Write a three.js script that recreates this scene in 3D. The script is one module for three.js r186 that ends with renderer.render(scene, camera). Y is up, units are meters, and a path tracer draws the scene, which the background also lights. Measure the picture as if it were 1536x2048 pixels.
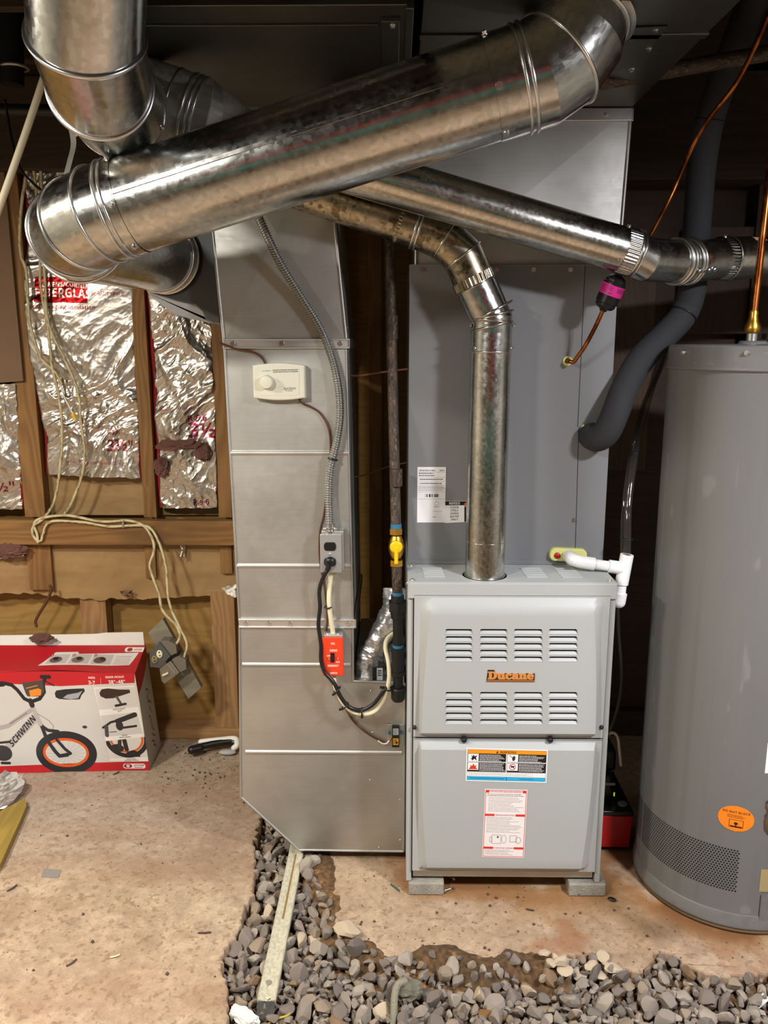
import * as THREE from 'three';
import { RoundedBoxGeometry } from 'three/addons/geometries/RoundedBoxGeometry.js';
import { RectAreaLightUniformsLib } from 'three/addons/lights/RectAreaLightUniformsLib.js';
import { mergeGeometries, mergeVertices, toCreasedNormals } from 'three/addons/utils/BufferGeometryUtils.js';

// ------------------------------------------------------------------ camera, light, exposure
const scene = new THREE.Scene();
scene.background = new THREE.Color(0x000000);
const F = 1665, PITCH = 11.68 * Math.PI / 180, YAW = 0.75 * Math.PI / 180, EYE = new THREE.Vector3(0, 1.48, 2.02);
const camera = new THREE.PerspectiveCamera(2 * Math.atan(1024 / F) * 180 / Math.PI, 1536 / 2048, 0.02, 40);
camera.rotation.order = 'YXZ'; camera.rotation.set(-PITCH, YAW, 0); camera.position.copy(EYE);
scene.add(camera);
const renderer = new THREE.WebGLRenderer({ antialias: true });
renderer.toneMapping = THREE.LinearToneMapping;
renderer.toneMappingExposure = 0.87;
renderer.shadowMap.enabled = true;
const LAMPS = [  // square LED panels hung below the joists, to the left and right of the photographer
  { p: [-1.85, 2.06, .85], i: 470, c: 0xfff4e4, n: 'square hanging LED panel lamp at the far left, nearest the wall' },
  { p: [-1.0, 2.06, 1.5], i: 400, c: 0xfff8ee, n: 'square hanging LED panel lamp left of the photographer' },
  { p: [1.3, 2.06, 1.35], i: 650, c: 0xfbf9ff, n: 'square hanging LED panel lamp right of the photographer' },
];
const PANEL = 0.2;
RectAreaLightUniformsLib.init();

// ------------------------------------------------------------------ helpers
const V = (x, y, z) => new THREE.Vector3(x, y, z);
let seed = 12345;
const rnd = () => { seed = (seed * 1664525 + 1013904223) >>> 0; return seed / 4294967296; };
const rr = (a, b) => a + (b - a) * rnd();
const Q = new THREE.Quaternion().setFromEuler(camera.rotation);
const ray = (x, y) => V((x - 768) / F, -(y - 1024) / F, -1).applyQuaternion(Q);
const at = (x, y, d) => ray(x, y).multiplyScalar(d).add(EYE);                       // point at a depth along the optical axis
const pz = (x, y, z) => { const r = ray(x, y); return r.multiplyScalar((z - EYE.z) / r.z).add(EYE); };   // point on a plane z = const
const py = (x, y, h) => { const r = ray(x, y); return r.multiplyScalar((h - EYE.y) / r.y).add(EYE); };   // point on a level y = const
const used = {};
const numbered = (n) => { if (used[n] === undefined) { used[n] = 0; return n; } used[n]++; return n + '_' + String(used[n]).padStart(3, '0'); };
function shade(o) { o.castShadow = true; o.receiveShadow = true; return o; }
function thing(name, label, category, group, pos) {
  const g = new THREE.Group(); g.name = numbered(name); g.userData = { label, category };
  if (group) g.userData.group = group;
  if (pos) g.position.copy(pos);
  scene.add(g); return g;
}
function solo(name, geo, m, label, category, group) {       // a thing that is one mesh
  const o = shade(new THREE.Mesh(geo, m)); o.name = numbered(name); o.userData = { label, category };
  if (group) o.userData.group = group;
  scene.add(o); return o;
}
function struct(name, geo, m) {
  const o = geo ? shade(new THREE.Mesh(geo, m)) : new THREE.Group(); o.name = numbered(name); o.userData = { kind: 'structure' };
  scene.add(o); return o;
}
function part(parent, name, geo, m, label) {
  const o = shade(new THREE.Mesh(geo, m)); o.name = name; if (label) o.userData.label = label;
  parent.add(o); return o;
}
function uvBox(g, s = 1) {                                     // uv in metres from the dominant axis of each face
  g = g.index ? g.toNonIndexed() : g; const p = g.attributes.position, uv = new Float32Array(p.count * 2);
  const a = V(), b = V(), c = V();
  for (let i = 0; i < p.count; i += 3) {
    a.fromBufferAttribute(p, i); b.fromBufferAttribute(p, i + 1); c.fromBufferAttribute(p, i + 2);
    const n = b.clone().sub(a).cross(c.clone().sub(a)); const x = Math.abs(n.x), y = Math.abs(n.y), z = Math.abs(n.z);
    [a, b, c].forEach((q, k) => {
      const [u, v] = z >= x && z >= y ? [q.x, q.y] : x >= y ? [q.z, q.y] : [q.x, q.z];
      uv[(i + k) * 2] = u * s; uv[(i + k) * 2 + 1] = v * s;
    });
  }
  g.setAttribute('uv', new THREE.BufferAttribute(uv, 2)); return g;
}
function box(x0, x1, y0, y1, z0, z1, r = 0.002) {              // box by its limits, rounded edges
  const w = x1 - x0, h = y1 - y0, d = z1 - z0; r = Math.min(r, w / 2.1, h / 2.1, d / 2.1);
  const g = r > 0 ? new RoundedBoxGeometry(w, h, d, 2, r) : new THREE.BoxGeometry(w, h, d);
  g.translate((x0 + x1) / 2, (y0 + y1) / 2, (z0 + z1) / 2); return uvBox(g);
}
function grain(g, axis) {                                       // turn uv so that u runs along a board's length
  const uv = g.attributes.uv, p = g.attributes.position; const o = rr(0, 5), q = rr(0, 5);
  for (let i = 0; i < uv.count; i++) {
    const L = axis === 'x' ? p.getX(i) : axis === 'y' ? p.getY(i) : p.getZ(i);
    const T = axis === 'x' ? p.getY(i) + p.getZ(i) : axis === 'y' ? p.getX(i) + p.getZ(i) : p.getX(i) + p.getY(i);
    uv.setXY(i, L + o, T + q);
  }
  return g;
}
const UP = V(0, 1, 0);
function orient(g, p, dir) {                                     // geometry built along +Y is put at p along dir
  g.applyQuaternion(new THREE.Quaternion().setFromUnitVectors(UP, dir.clone().normalize())); g.translate(p.x, p.y, p.z); return g;
}
function cyl(a, b, r, r2 = r, seg = 24, open = false) {
  const L = a.distanceTo(b); const g = new THREE.CylinderGeometry(r2, r, L, seg, 1, open);
  const uv = g.attributes.uv; for (let i = 0; i < uv.count; i++) uv.setXY(i, uv.getX(i) * 6.283 * r, uv.getY(i) * L);
  return orient(g, a.clone().lerp(b, 0.5), b.clone().sub(a));
}
function curve(pts, t = 0.5) { return new THREE.CatmullRomCurve3(pts, false, 'catmullrom', t); }
function wire(pts, r, n = 60, seg = 8) {                         // swept round cable with closed ends
  const c = curve(pts); const g = new THREE.TubeGeometry(c, n, r, seg, false);
  const L = c.getLength(); const uv = g.attributes.uv; for (let i = 0; i < uv.count; i++) uv.setXY(i, uv.getY(i) * 6.283 * r, uv.getX(i) * L);
  const ends = [0, 1].map((t) => { const s = new THREE.SphereGeometry(r, seg, 6); const q = c.getPoint(t); s.translate(q.x, q.y, q.z); return s; });
  return mergeGeometries([g, ...ends]);
}
// mitred sheet-metal pipe: straight lengths that meet in flat joints; ring(i) gives the joint's outline
function mitrePipe(pts, rad, seg = 48) {
  const R = (i) => (Array.isArray(rad) ? rad[i] : rad); const n = pts.length; const d = [];
  for (let i = 0; i < n - 1; i++) d.push(pts[i + 1].clone().sub(pts[i]).normalize());
  const N = []; const h = Math.abs(d[0].y) < 0.9 ? V(0, 1, 0) : V(1, 0, 0);
  N.push(h.clone().sub(d[0].clone().multiplyScalar(h.dot(d[0]))).normalize());
  for (let i = 1; i < d.length; i++) N.push(N[i - 1].clone().applyQuaternion(new THREE.Quaternion().setFromUnitVectors(d[i - 1], d[i])));
  const ringOf = (i, s, k = 1) => {                               // ring at vertex i as seen from segment s
    const m = i === 0 ? d[0] : i === n - 1 ? d[n - 2] : d[i - 1].clone().add(d[i]).normalize();
    const B = d[s].clone().cross(N[s]); const out = [];
    for (let j = 0; j <= seg; j++) {
      const a = j / seg * Math.PI * 2; const o = N[s].clone().multiplyScalar(Math.cos(a)).add(B.clone().multiplyScalar(Math.sin(a)));
      const w = o.clone().multiplyScalar(R(i) * k); w.sub(d[s].clone().multiplyScalar(w.dot(m) / d[s].dot(m)));
      out.push({ p: pts[i].clone().add(w), n: o });
    }
    return out;
  };
  const pos = [], nor = [], uv = [], idx = []; let run = 0;
  for (let s = 0; s < n - 1; s++) {
    const a = ringOf(s, s), b = ringOf(s + 1, s); const L = pts[s].distanceTo(pts[s + 1]); const slope = (R(s) - R(s + 1)) / L; const o = pos.length / 3;
    for (let j = 0; j <= seg; j++) for (const [q, t] of [[a[j], 0], [b[j], L]]) {
      pos.push(q.p.x, q.p.y, q.p.z); const nn = q.n.clone().add(d[s].clone().multiplyScalar(slope)).normalize();
      nor.push(nn.x, nn.y, nn.z); uv.push(j / seg * 6.283 * R(s), run + t);
    }
    for (let j = 0; j < seg; j++) { const k = o + j * 2; idx.push(k, k + 2, k + 1, k + 1, k + 2, k + 3); }
    run += L;
  }
  const g = new THREE.BufferGeometry();
  g.setAttribute('position', new THREE.Float32BufferAttribute(pos, 3)); g.setAttribute('normal', new THREE.Float32BufferAttribute(nor, 3)); g.setAttribute('uv', new THREE.Float32BufferAttribute(uv, 2)); g.setIndex(idx);
  return { geo: g, bead: (i, t = 0.004) => loop(ringOf(i, Math.min(i, n - 2), 1.005).map((q) => q.p), t), dir: d };
}
function loop(points, t) {
  const q = points.slice(0, -1); const c = new THREE.CatmullRomCurve3(q, true); return new THREE.TubeGeometry(c, 64, t, 8, true);
}
function beadAt(p, dir, r, t = 0.004) { const g = new THREE.TorusGeometry(r, t, 8, 56); g.rotateX(Math.PI / 2); return orient(g, p, dir); }
function fillet(a, c, b, R, n) {                                // corner a-c-b rounded with n gores; returns the joints
  const u = a.clone().sub(c).normalize(), w = b.clone().sub(c).normalize(); const ang = Math.acos(u.dot(w)); const t = R / Math.tan(ang / 2);
  const A = c.clone().add(u.clone().multiplyScalar(t)), B = c.clone().add(w.clone().multiplyScalar(t));
  const mid = u.clone().add(w).normalize(); const O = c.clone().add(mid.multiplyScalar(R / Math.sin(ang / 2)));
  const ax = A.clone().sub(O).cross(B.clone().sub(O)).normalize(); const tot = Math.PI - ang; const out = [A];
  const r0 = A.clone().sub(O), k = 1 / Math.cos(tot / (2 * n));
  for (let i = 0; i < n; i++) out.push(O.clone().add(r0.clone().applyAxisAngle(ax, tot * (i + 0.5) / n).multiplyScalar(k)));
  out.push(B); return out;
}
function crimp(p, dir, r, len, n = 36, amp = 0.0022) {             // crimped collar with real flutes
  const seg = n * 4, pos = [], idx = [], uv = [];
  for (let k = 0; k < 2; k++) for (let j = 0; j <= seg; j++) { const a = j / seg * 6.28318; const q = r + amp * Math.cos(a * n); pos.push(q * Math.cos(a), (k - 0.5) * len, q * Math.sin(a)); uv.push(j / seg, k); }
  for (let j = 0; j < seg; j++) { const a = j, b = j + 1, c = j + seg + 1, e = c + 1; idx.push(a, c, b, b, c, e); }
  const g = new THREE.BufferGeometry(); g.setAttribute('position', new THREE.Float32BufferAttribute(pos, 3)); g.setAttribute('uv', new THREE.Float32BufferAttribute(uv, 2)); g.setIndex(idx); g.computeVertexNormals();
  return orient(g, p, dir);
}
function lathe(prof, seg = 32) { return new THREE.LatheGeometry(prof.map(([r, y]) => new THREE.Vector2(r, y)), seg); }
function hex(r, h) { const g = new THREE.CylinderGeometry(r, r, h, 6); return toCreasedNormals(g, 0.3); }
function screwGeo(r = 0.0042) {                                    // hex washer-head screw along +Y, base at 0
  const a = new THREE.CylinderGeometry(r * 1.5, r * 1.6, r * 0.35, 14); a.translate(0, r * 0.17, 0); const b = hex(r, r * 1.0); b.translate(0, r * 0.8, 0);
  return mergeGeometries([a.toNonIndexed(), b.index ? b.toNonIndexed() : b]);
}
const SCREW = screwGeo();
function screw(parent, p, n, m = M.screw) { const o = part(parent, 'screw', SCREW, m); o.position.copy(p); o.quaternion.setFromUnitVectors(UP, n.clone().normalize()); return o; }
function extrude(pts, depth, bevel = 0.0, holes = []) {            // outline in x,y extruded along +z from 0
  const s = new THREE.Shape(pts.map(([x, y]) => new THREE.Vector2(x, y))); for (const h of holes) s.holes.push(new THREE.Path(h.map(([x, y]) => new THREE.Vector2(x, y))));
  return new THREE.ExtrudeGeometry(s, { depth, bevelEnabled: bevel > 0, bevelSize: bevel, bevelThickness: bevel, bevelOffset: -bevel, bevelSegments: 2, curveSegments: 8 });
}
function rrect(x0, y0, x1, y1, r, n = 5) {
  const o = []; for (const [cx, cy, a0] of [[x1 - r, y1 - r, 0], [x0 + r, y1 - r, 1], [x0 + r, y0 + r, 2], [x1 - r, y0 + r, 3]]) for (let i = 0; i <= n; i++) { const a = (a0 + i / n) * Math.PI / 2; o.push([cx + r * Math.cos(a), cy + r * Math.sin(a)]); }
  return o;
}
function sheetQuad(a, b, c, d, nu, nv, f) {                          // bilinear patch, optional displacement f(u,v,p)
  const pos = [], uv = [], idx = [];
  for (let j = 0; j <= nv; j++) for (let i = 0; i <= nu; i++) {
    const u = i / nu, v = j / nv; const p = a.clone().lerp(b, u).lerp(d.clone().lerp(c, u), v); if (f) f(u, v, p);
    pos.push(p.x, p.y, p.z); uv.push(u, v);
  }
  for (let j = 0; j < nv; j++) for (let i = 0; i < nu; i++) { const k = j * (nu + 1) + i; idx.push(k, k + 1, k + nu + 2, k, k + nu + 2, k + nu + 1); }
  const g = new THREE.BufferGeometry(); g.setAttribute('position', new THREE.Float32BufferAttribute(pos, 3)); g.setAttribute('uv', new THREE.Float32BufferAttribute(uv, 2)); g.setIndex(idx); g.computeVertexNormals(); return g;
}
// ---- noise
const PERM = new Uint8Array(512); { const p = [...Array(256).keys()]; for (let i = 255; i > 0; i--) { const j = Math.floor(rnd() * (i + 1)); [p[i], p[j]] = [p[j], p[i]]; } for (let i = 0; i < 512; i++) PERM[i] = p[i & 255]; }
function vn(x, y, per) {                                             // value noise, tiles every per cells
  const xi = Math.floor(x), yi = Math.floor(y); let fx = x - xi, fy = y - yi; fx = fx * fx * (3 - 2 * fx); fy = fy * fy * (3 - 2 * fy);
  const w = (q) => ((q % per) + per) % per; const x0 = w(xi) & 255, x1 = w(xi + 1) & 255, y0 = w(yi) & 255, y1 = w(yi + 1) & 255;
  const a = PERM[PERM[x0] + y0], b = PERM[PERM[x1] + y0], c = PERM[PERM[x0] + y1], d = PERM[PERM[x1] + y1];
  return ((a + (b - a) * fx) + ((c + (d - c) * fx) - (a + (b - a) * fx)) * fy) / 255;
}
function fbm(x, y, per, oct = 4) { let s = 0, a = 0.5, t = 0; for (let i = 0; i < oct; i++) { s += a * vn(x, y, per); t += a; x *= 2; y *= 2; per *= 2; a *= 0.5; } return s / t; }
const n3 = (x, y, z) => vn(x + z * 1.7 + 31, y - z * 2.3 + 57, 1 << 20);
function tex(w, h, fn, srgb, rep) {                                    // fn(u,v) -> [r,g,b] 0..1
  const d = new Uint8Array(w * h * 4);
  for (let y = 0; y < h; y++) for (let x = 0; x < w; x++) { const c = fn(x / w, y / h); const i = (y * w + x) * 4; d[i] = Math.max(0, Math.min(255, c[0] * 255)); d[i + 1] = Math.max(0, Math.min(255, c[1] * 255)); d[i + 2] = Math.max(0, Math.min(255, c[2] * 255)); d[i + 3] = 255; }
  const t = new THREE.DataTexture(d, w, h, THREE.RGBAFormat); t.wrapS = t.wrapT = THREE.RepeatWrapping; t.magFilter = THREE.LinearFilter; t.minFilter = THREE.LinearMipmapLinearFilter; t.generateMipmaps = true;
  if (srgb) t.colorSpace = THREE.SRGBColorSpace; if (rep) t.repeat.set(rep[0], rep[1]); t.needsUpdate = true; return t;
}
function canvasTex(w, h, draw) {
  const c = document.createElement('canvas'); c.width = w; c.height = h; const x = c.getContext('2d'); draw(x, w, h);
  const t = new THREE.CanvasTexture(c); t.colorSpace = THREE.SRGBColorSpace; t.anisotropy = 4; return t;
}
const mix = (a, b, t) => a.map((q, i) => q + (b[i] - q) * t);
const sst = (a, b, x) => { const t = Math.max(0, Math.min(1, (x - a) / (b - a))); return t * t * (3 - 2 * t); };
const H = (s) => { const c = parseInt(s, 16); return [(c >> 16) / 255, ((c >> 8) & 255) / 255, (c & 255) / 255]; };

// ------------------------------------------------------------------ materials
const M = {};
// zinc spangle: cells of slightly different gloss and tone
function cells(n) { const P = []; for (let j = 0; j < n; j++) for (let i = 0; i < n; i++) P.push([i + rnd(), j + rnd(), rnd(), rnd()]); return (u, v) => { const x = u * n, y = v * n; const xi = Math.floor(x), yi = Math.floor(y); let b = 9, k = null; for (let dy = -1; dy <= 1; dy++) for (let dx = -1; dx <= 1; dx++) { const cx = (xi + dx + n) % n, cy = (yi + dy + n) % n; const q = P[cy * n + cx]; const px = q[0] + (xi + dx - cx), pyy = q[1] + (yi + dy - cy); const e = (px - x) ** 2 + (pyy - y) ** 2; if (e < b) { b = e; k = q; } } return k; }; }
const spang = cells(40);
const spangR = tex(512, 512, (u, v) => { const q = spang(u, v); const s = fbm(u * 8, v * 8, 8, 4); const r = 0.62 + 0.25 * q[2] + 0.35 * (s - 0.5) + 0.12 * (vn(u * 256, v * 24, 256) - .5); return [r, r, r]; });
const spangC = tex(512, 512, (u, v) => { const q = spang(u, v); const s = fbm(u * 6 + 3, v * 6, 6, 5); const r = 0.86 + 0.1 * q[3] + 0.16 * (s - 0.5); return [r, r, r * .99]; }, true);
const rep = (t, s, s2 = s) => { const c = t.clone(); c.repeat.set(s, s2); c.needsUpdate = true; return c; };
const brushed = tex(512, 512, (u, v) => { const q = spang(u, v); const s = fbm(u * 5, v * 5, 5, 4); const l = vn(u * 6, v * 240, 240) * .6 + vn(u * 14 + 5, v * 480, 480) * .4; const r = 0.8 + 0.05 * q[2] + 0.04 * (l - 0.5) + 0.14 * (s - 0.5); return [r, r, r]; });
const scuff = tex(512, 512, (u, v) => { const s = fbm(u * 7, v * 7, 7, 5); const l = vn(u * 10, v * 300, 300); const r = 0.9 + 0.12 * (s - 0.5) + 0.025 * (l - .5); return [r, r * .995, r * .98]; }, true);
const std = (o) => new THREE.MeshStandardMaterial({ side: THREE.DoubleSide, ...o });
M.galvRound = std({ color: 0xd2d3d1, metalness: 1, roughness: 0.3, roughnessMap: rep(spangR, 3), map: rep(spangC, 3), bumpMap: rep(spangR, 3), bumpScale: 0.00004 });
M.galvFlue = std({ color: 0xd6d4cc, metalness: 1, roughness: 0.3, roughnessMap: rep(spangR, 4), map: rep(spangC, 4) });
M.galvOld = std({ color: 0xb5b0a4, metalness: 1, roughness: 0.42, roughnessMap: rep(spangR, 2), map: tex(512, 512, (u, v) => { const q = spang(u, v); const s = fbm(u * 8, v * 8, 8, 5); const p = sst(.52, .62, fbm(u * 30, v * 30, 30, 3)) * sst(.4, .6, s); return mix([.82 + .15 * q[3], .8 + .15 * q[3], .76 + .13 * q[3]], H('6e6348'), p * .65); }, true, [3, 3]) });
M.galvFlat = std({ color: 0xd6d7d5, metalness: .92, roughness: 0.6, roughnessMap: rep(brushed, 2), map: rep(scuff, 1.5) });
M.galvBright = std({ color: 0xd8d9d8, metalness: 1, roughness: 0.27 });
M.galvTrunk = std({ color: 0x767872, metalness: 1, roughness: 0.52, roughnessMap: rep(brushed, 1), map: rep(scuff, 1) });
M.galvCleat = std({ color: 0xdcdcda, metalness: .95, roughness: .42 });
M.screw = std({ color: 0xd6d6d4, metalness: 1, roughness: 0.25 });
M.chrome = std({ color: 0xdcdcdc, metalness: 1, roughness: 0.15 });
const peel = tex(256, 256, (u, v) => { const r = fbm(u * 40, v * 40, 40, 3); return [r, r, r]; });
const paint = (c, r = 0.42) => std({ color: c, roughness: r, bumpMap: rep(peel, 8), bumpScale: 0.00006 });
M.furnace = paint(0xb0b4b3, 0.45);
M.coil = paint(0x7a7c7e, 0.5);
M.heater = std({ roughness: 0.42, color: 0xffffff, map: tex(1024, 1024, (u, v) => { const s = fbm(u * 6, v * 6, 6, 5); const st = fbm(u * 70, v * 5, 70, 3); const sp = sst(.78, .86, fbm(u * 60, v * 60, 60, 2)); let c = mix(H('6c6c6b'), H('7a7a78'), s); c = mix(c, H('646361'), .35 * sst(.5, .75, st)); const low = sst(.22, .05, v); c = mix(c, H('a3a2a0'), sp * (.25 + .6 * low)); c = mix(c, H('6d6a66'), .5 * low * sst(.45, .6, fbm(u * 12, v * 12, 12, 4))); return c; }, true) });
M.black = std({ color: 0x17171a, roughness: 0.35 });
M.blackMatte = std({ color: 0x0e0e0f, roughness: 0.8 });
M.dark = std({ color: 0x050505, roughness: 1 });
M.foam = std({ color: 0x2c2d30, roughness: 0.85, bumpMap: rep(peel, 12), bumpScale: 0.0005 });
M.copper = std({ color: 0xb4703f, metalness: 1, roughness: 0.34, map: tex(256, 256, (u, v) => mix([1, .95, .9], H('6a5234'), .7 * sst(.45, .7, fbm(u * 6, v * 10, 6, 4))), true, [8, 3]) });
M.brass = std({ color: 0xc69a42, metalness: 1, roughness: 0.35 });
M.iron = std({ roughness: 0.62, metalness: 0.35, map: tex(512, 512, (u, v) => { const s = fbm(u * 5, v * 5, 5, 5), t = fbm(u * 24 + 9, v * 24, 24, 4); let c = mix(H('453d37'), H('5e4d3d'), s); c = mix(c, H('2f2b29'), .7 * sst(.5, .7, t)); c = mix(c, H('8b7a66'), .5 * sst(.66, .76, fbm(u * 40, v * 40, 40, 2))); return c; }, true, [6, 3]), bumpMap: rep(peel, 10), bumpScale: .0004 });
M.ironBlack = std({ color: 0x1f2022, roughness: 0.45, metalness: 0.3 });
M.castBrown = std({ color: 0x6d5d52, roughness: 0.55, metalness: 0.4, bumpMap: rep(peel, 10), bumpScale: .0004 });
M.pvc = std({ color: 0xf2f3f3, roughness: 0.3 });
M.white = std({ color: 0xe9e9e2, roughness: 0.5 });
M.cable = std({ color: 0xd9d0b4, roughness: 0.5 });
M.cableOld = std({ roughness: 0.6, map: tex(256, 256, (u, v) => mix(H('cabf98'), H('7c6d48'), .8 * sst(.45, .75, fbm(u * 6, v * 16, 6, 4))), true, [10, 3]) });
M.cream = std({ color: 0xe9e2bd, roughness: 0.45 });
M.brownWire = std({ color: 0x55331f, roughness: 0.5 });
M.yellow = std({ color: 0xf2c80b, roughness: 0.35 });
M.blueTape = std({ color: 0x35749a, roughness: 0.5 });
M.redPlate = std({ color: 0xe5401c, roughness: 0.35 });
M.redPlastic = std({ color: 0xb01214, roughness: 0.4 });
M.beige = std({ color: 0xd9d9c8, roughness: 0.45 });
M.greyPlastic = std({ color: 0xa6a8aa, roughness: 0.55 });
M.darkPlate = std({ color: 0x55585a, roughness: 0.5, metalness: .2 });
M.boxMetal = std({ color: 0x7f7a70, roughness: .6, metalness: .5, bumpMap: rep(peel, 6), bumpScale: .0006 });
M.foamYellow = std({ color: 0xdede8a, roughness: 0.9 });
const woodTex = (a, b, knots, seedo) => tex(512, 512, (u, v) => { const w = fbm(u * 2 + seedo, v * 6, 6, 3); const ring = 0.5 + 0.5 * Math.sin((v * 14 + w * 5 + Math.sin(u * 6.283) * .35) * 6.283); const fine = vn(u * 10, v * 200, 200); const st = fbm(u * 3 + 7, v * 3 + seedo, 3, 4); let c = mix(H(a), H(b), .55 * ring + .25 * fine); c = mix(c, H(knots), .45 * sst(.5, .8, st)); return c; }, true, [1, 2]);
M.pine = std({ roughness: 0.75, map: woodTex('8f6a3a', '6e4c26', '513719', 1), bumpMap: rep(brushed, 1, 3), bumpScale: 0.0005 });
M.pineLight = std({ roughness: 0.75, map: woodTex('a88459', '8a643f', '6f4f31', 4), bumpMap: rep(brushed, 1, 3), bumpScale: 0.0005 });
M.joist = std({ roughness: 0.8, map: woodTex('3d2e20', '2b2017', '1e1610', 2) });
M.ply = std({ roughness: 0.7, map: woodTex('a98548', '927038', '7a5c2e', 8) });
M.panelMid = std({ roughness: 0.7, map: woodTex('55402a', '463321', '33261a', 9) });
M.galvDull = std({ color: 0xbdbab2, metalness: .85, roughness: 0.68, roughnessMap: rep(spangR, 3), map: rep(spangC, 3) });
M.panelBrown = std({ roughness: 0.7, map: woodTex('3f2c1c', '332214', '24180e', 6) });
M.kraft = std({ roughness: 0.8, map: tex(512, 512, (u, v) => { const s = fbm(u * 4, v * 4, 4, 5); return mix(H('a5875b'), H('8a6d45'), s); }, true, [2, 2]) });
M.board = std({ roughness: 0.8, map: tex(256, 256, (u, v) => { const s = fbm(u * 5, v * 5, 5, 5); return mix(H('7d634c'), H('6b523e'), s); }, true, [1, 1]) });
M.foil = std({ color: 0xd3cfc9, metalness: 1, roughness: 0.3, side: THREE.DoubleSide });
M.redKraft = std({ color: 0x8e1c1d, roughness: 0.6 });
M.fluff = std({ color: 0x93685a, roughness: 1, bumpMap: rep(peel, 10), bumpScale: .003 });
M.greyWood = std({ roughness: 0.85, map: woodTex('8b8676', '76705f', '5e594c', 3) });
M.block = std({ roughness: 0.9, map: tex(256, 256, (u, v) => { const s = fbm(u * 6, v * 6, 6, 4), t = vn(u * 90, v * 90, 90); return mix(mix(H('8d8a80'), H('a8a497'), s), H('6c6960'), .6 * sst(.7, .9, t)); }, true, [6, 6]), bumpMap: rep(peel, 6), bumpScale: .001 });
M.boxRed = std({ color: 0xb3191f, roughness: 0.4 });
M.card = std({ color: 0xd9d6d0, roughness: 0.55 });
M.clear = new THREE.MeshPhysicalMaterial({ color: 0xcfcac2, transmission: 0.97, roughness: 0.05, thickness: 0, ior: 1.4, side: THREE.DoubleSide });

// ------------------------------------------------------------------ lamps
for (const b of LAMPS) {
  const t = thing('ceiling_lamp', b.n, 'lamp', null, V(...b.p));
  const h = PANEL / 2; part(t, 'housing', box(-h - .015, h + .015, 0, .04, -h - .015, h + .015, .006), M.white);
  for (const s of [-1, 1]) part(t, 'suspension_rod', cyl(V(s * h * .7, .035, 0), V(s * h * .7, .24, 0), .004, .004, 8), M.screw);
  part(t, 'diffuser', box(-h, h, -.004, .002, -h, h, .001), new THREE.MeshStandardMaterial({ color: 0xffffff, emissive: b.c, emissiveIntensity: 14, roughness: .5 }));
  const L = new THREE.RectAreaLight(b.c, b.i, PANEL, PANEL); L.position.set(0, -.008, 0); L.rotation.x = -Math.PI / 2; t.add(L);
}

// ------------------------------------------------------------------ floor, pad, gravel
const conc = (() => {
  const W = 2.6;
  return tex(1664, 1664, (u, v) => {
    const x = u * W - 1.6, z = v * W - 1.0;
    const big = fbm(u * 7, v * 7, 7, 5), med = fbm(u * 40 + 3, v * 40, 40, 5), fine = vn(u * 620, v * 620, 620), fine2 = fbm(u * 150 + 9, v * 150, 150, 3);
    let c = mix(H('a28a70'), H('b69f85'), sst(.25, .75, big)); c = mix(c, H('957e68'), .35 * sst(.46, .72, med)); c = mix(c, H('c3b096'), .3 * sst(.52, .7, fbm(u * 26 + 11, v * 26, 26, 5)));
    c = mix(c, H('9d9083'), .6 * sst(.1, -.5, z) * sst(-.25, -.6, x) * (.5 + big));                          // greyer dusty concrete near the wall
    c = c.map((q) => q * (.95 + .1 * fine) * (.9 + .2 * fine2));
    c = mix(c, H('7d644d'), .5 * sst(.62, .72, fbm(u * 240 + 1, v * 240, 240, 4))); c = mix(c, H('84694f'), .4 * sst(.56, .7, fbm(u * 17 + 4, v * 17, 17, 6)) * fbm(u * 90, v * 90, 90, 3));              // pits and specks
const streak = fbm(u * 5 + 2, v * 26, 26, 4); if (x < -.3) c = mix(c, H('98755a'), .3 * sst(.5, .75, streak) * (.3 + 1.2 * med));
    if (x > -.25) {                                                                                // rusty water stains round the feet of furnace and heater
      const s1 = Math.exp(-(((x - .33) / .3) ** 2 + ((z + .01) / .085) ** 2)), dh = Math.hypot(x - .934, z + .091) - .25, s2 = Math.exp(-((dh / .05) ** 2)), s3 = Math.exp(-(((x - .63) / .065) ** 2 + ((z + .14) / .24) ** 2));
      const st = fbm(u * 22 + 8, v * 22, 22, 4);
      c = mix(c, H('8c6136'), Math.min(.8, (s1 * 1.1 + s3 * 1.0 + s2 * .8) * sst(.28, .66, st)));
      c = mix(c, H('6b4420'), .7 * s2 * sst(.5, .7, st)); c = mix(c, H('8a5a3a'), .6 * sst(.6, .75, fbm(u * 14, v * 14 + 4, 14, 4)));
    }
    return c;
  }, true);
})();
const concUV = (g) => { const p = g.attributes.position, uv = g.attributes.uv; for (let i = 0; i < p.count; i++) uv.setXY(i, (p.getX(i) + 1.6) / 2.6, (p.getZ(i) - p.getY(i) * .5 + 1) / 2.6); return g; };
M.concrete = std({ roughness: 0.88, map: conc, bumpMap: rep(peel, 30), bumpScale: .0006 });
const jag = (pts, amp, step) => { const out = []; for (let i = 0; i < pts.length - 1; i++) { const a = pts[i], b = pts[i + 1]; const L = Math.hypot(b[0] - a[0], b[1] - a[1]), n = Math.max(1, Math.round(L / step)); for (let k = 0; k < n; k++) { const t = k / n; out.push([a[0] + (b[0] - a[0]) * t + rr(-amp, amp), a[1] + (b[1] - a[1]) * t + rr(-amp, amp)]); } } out.push(pts[pts.length - 1]); return out; };
const px0 = (l) => l.map(([x, y]) => { const q = py(x, y, 0); return [q.x, q.z]; });
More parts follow.
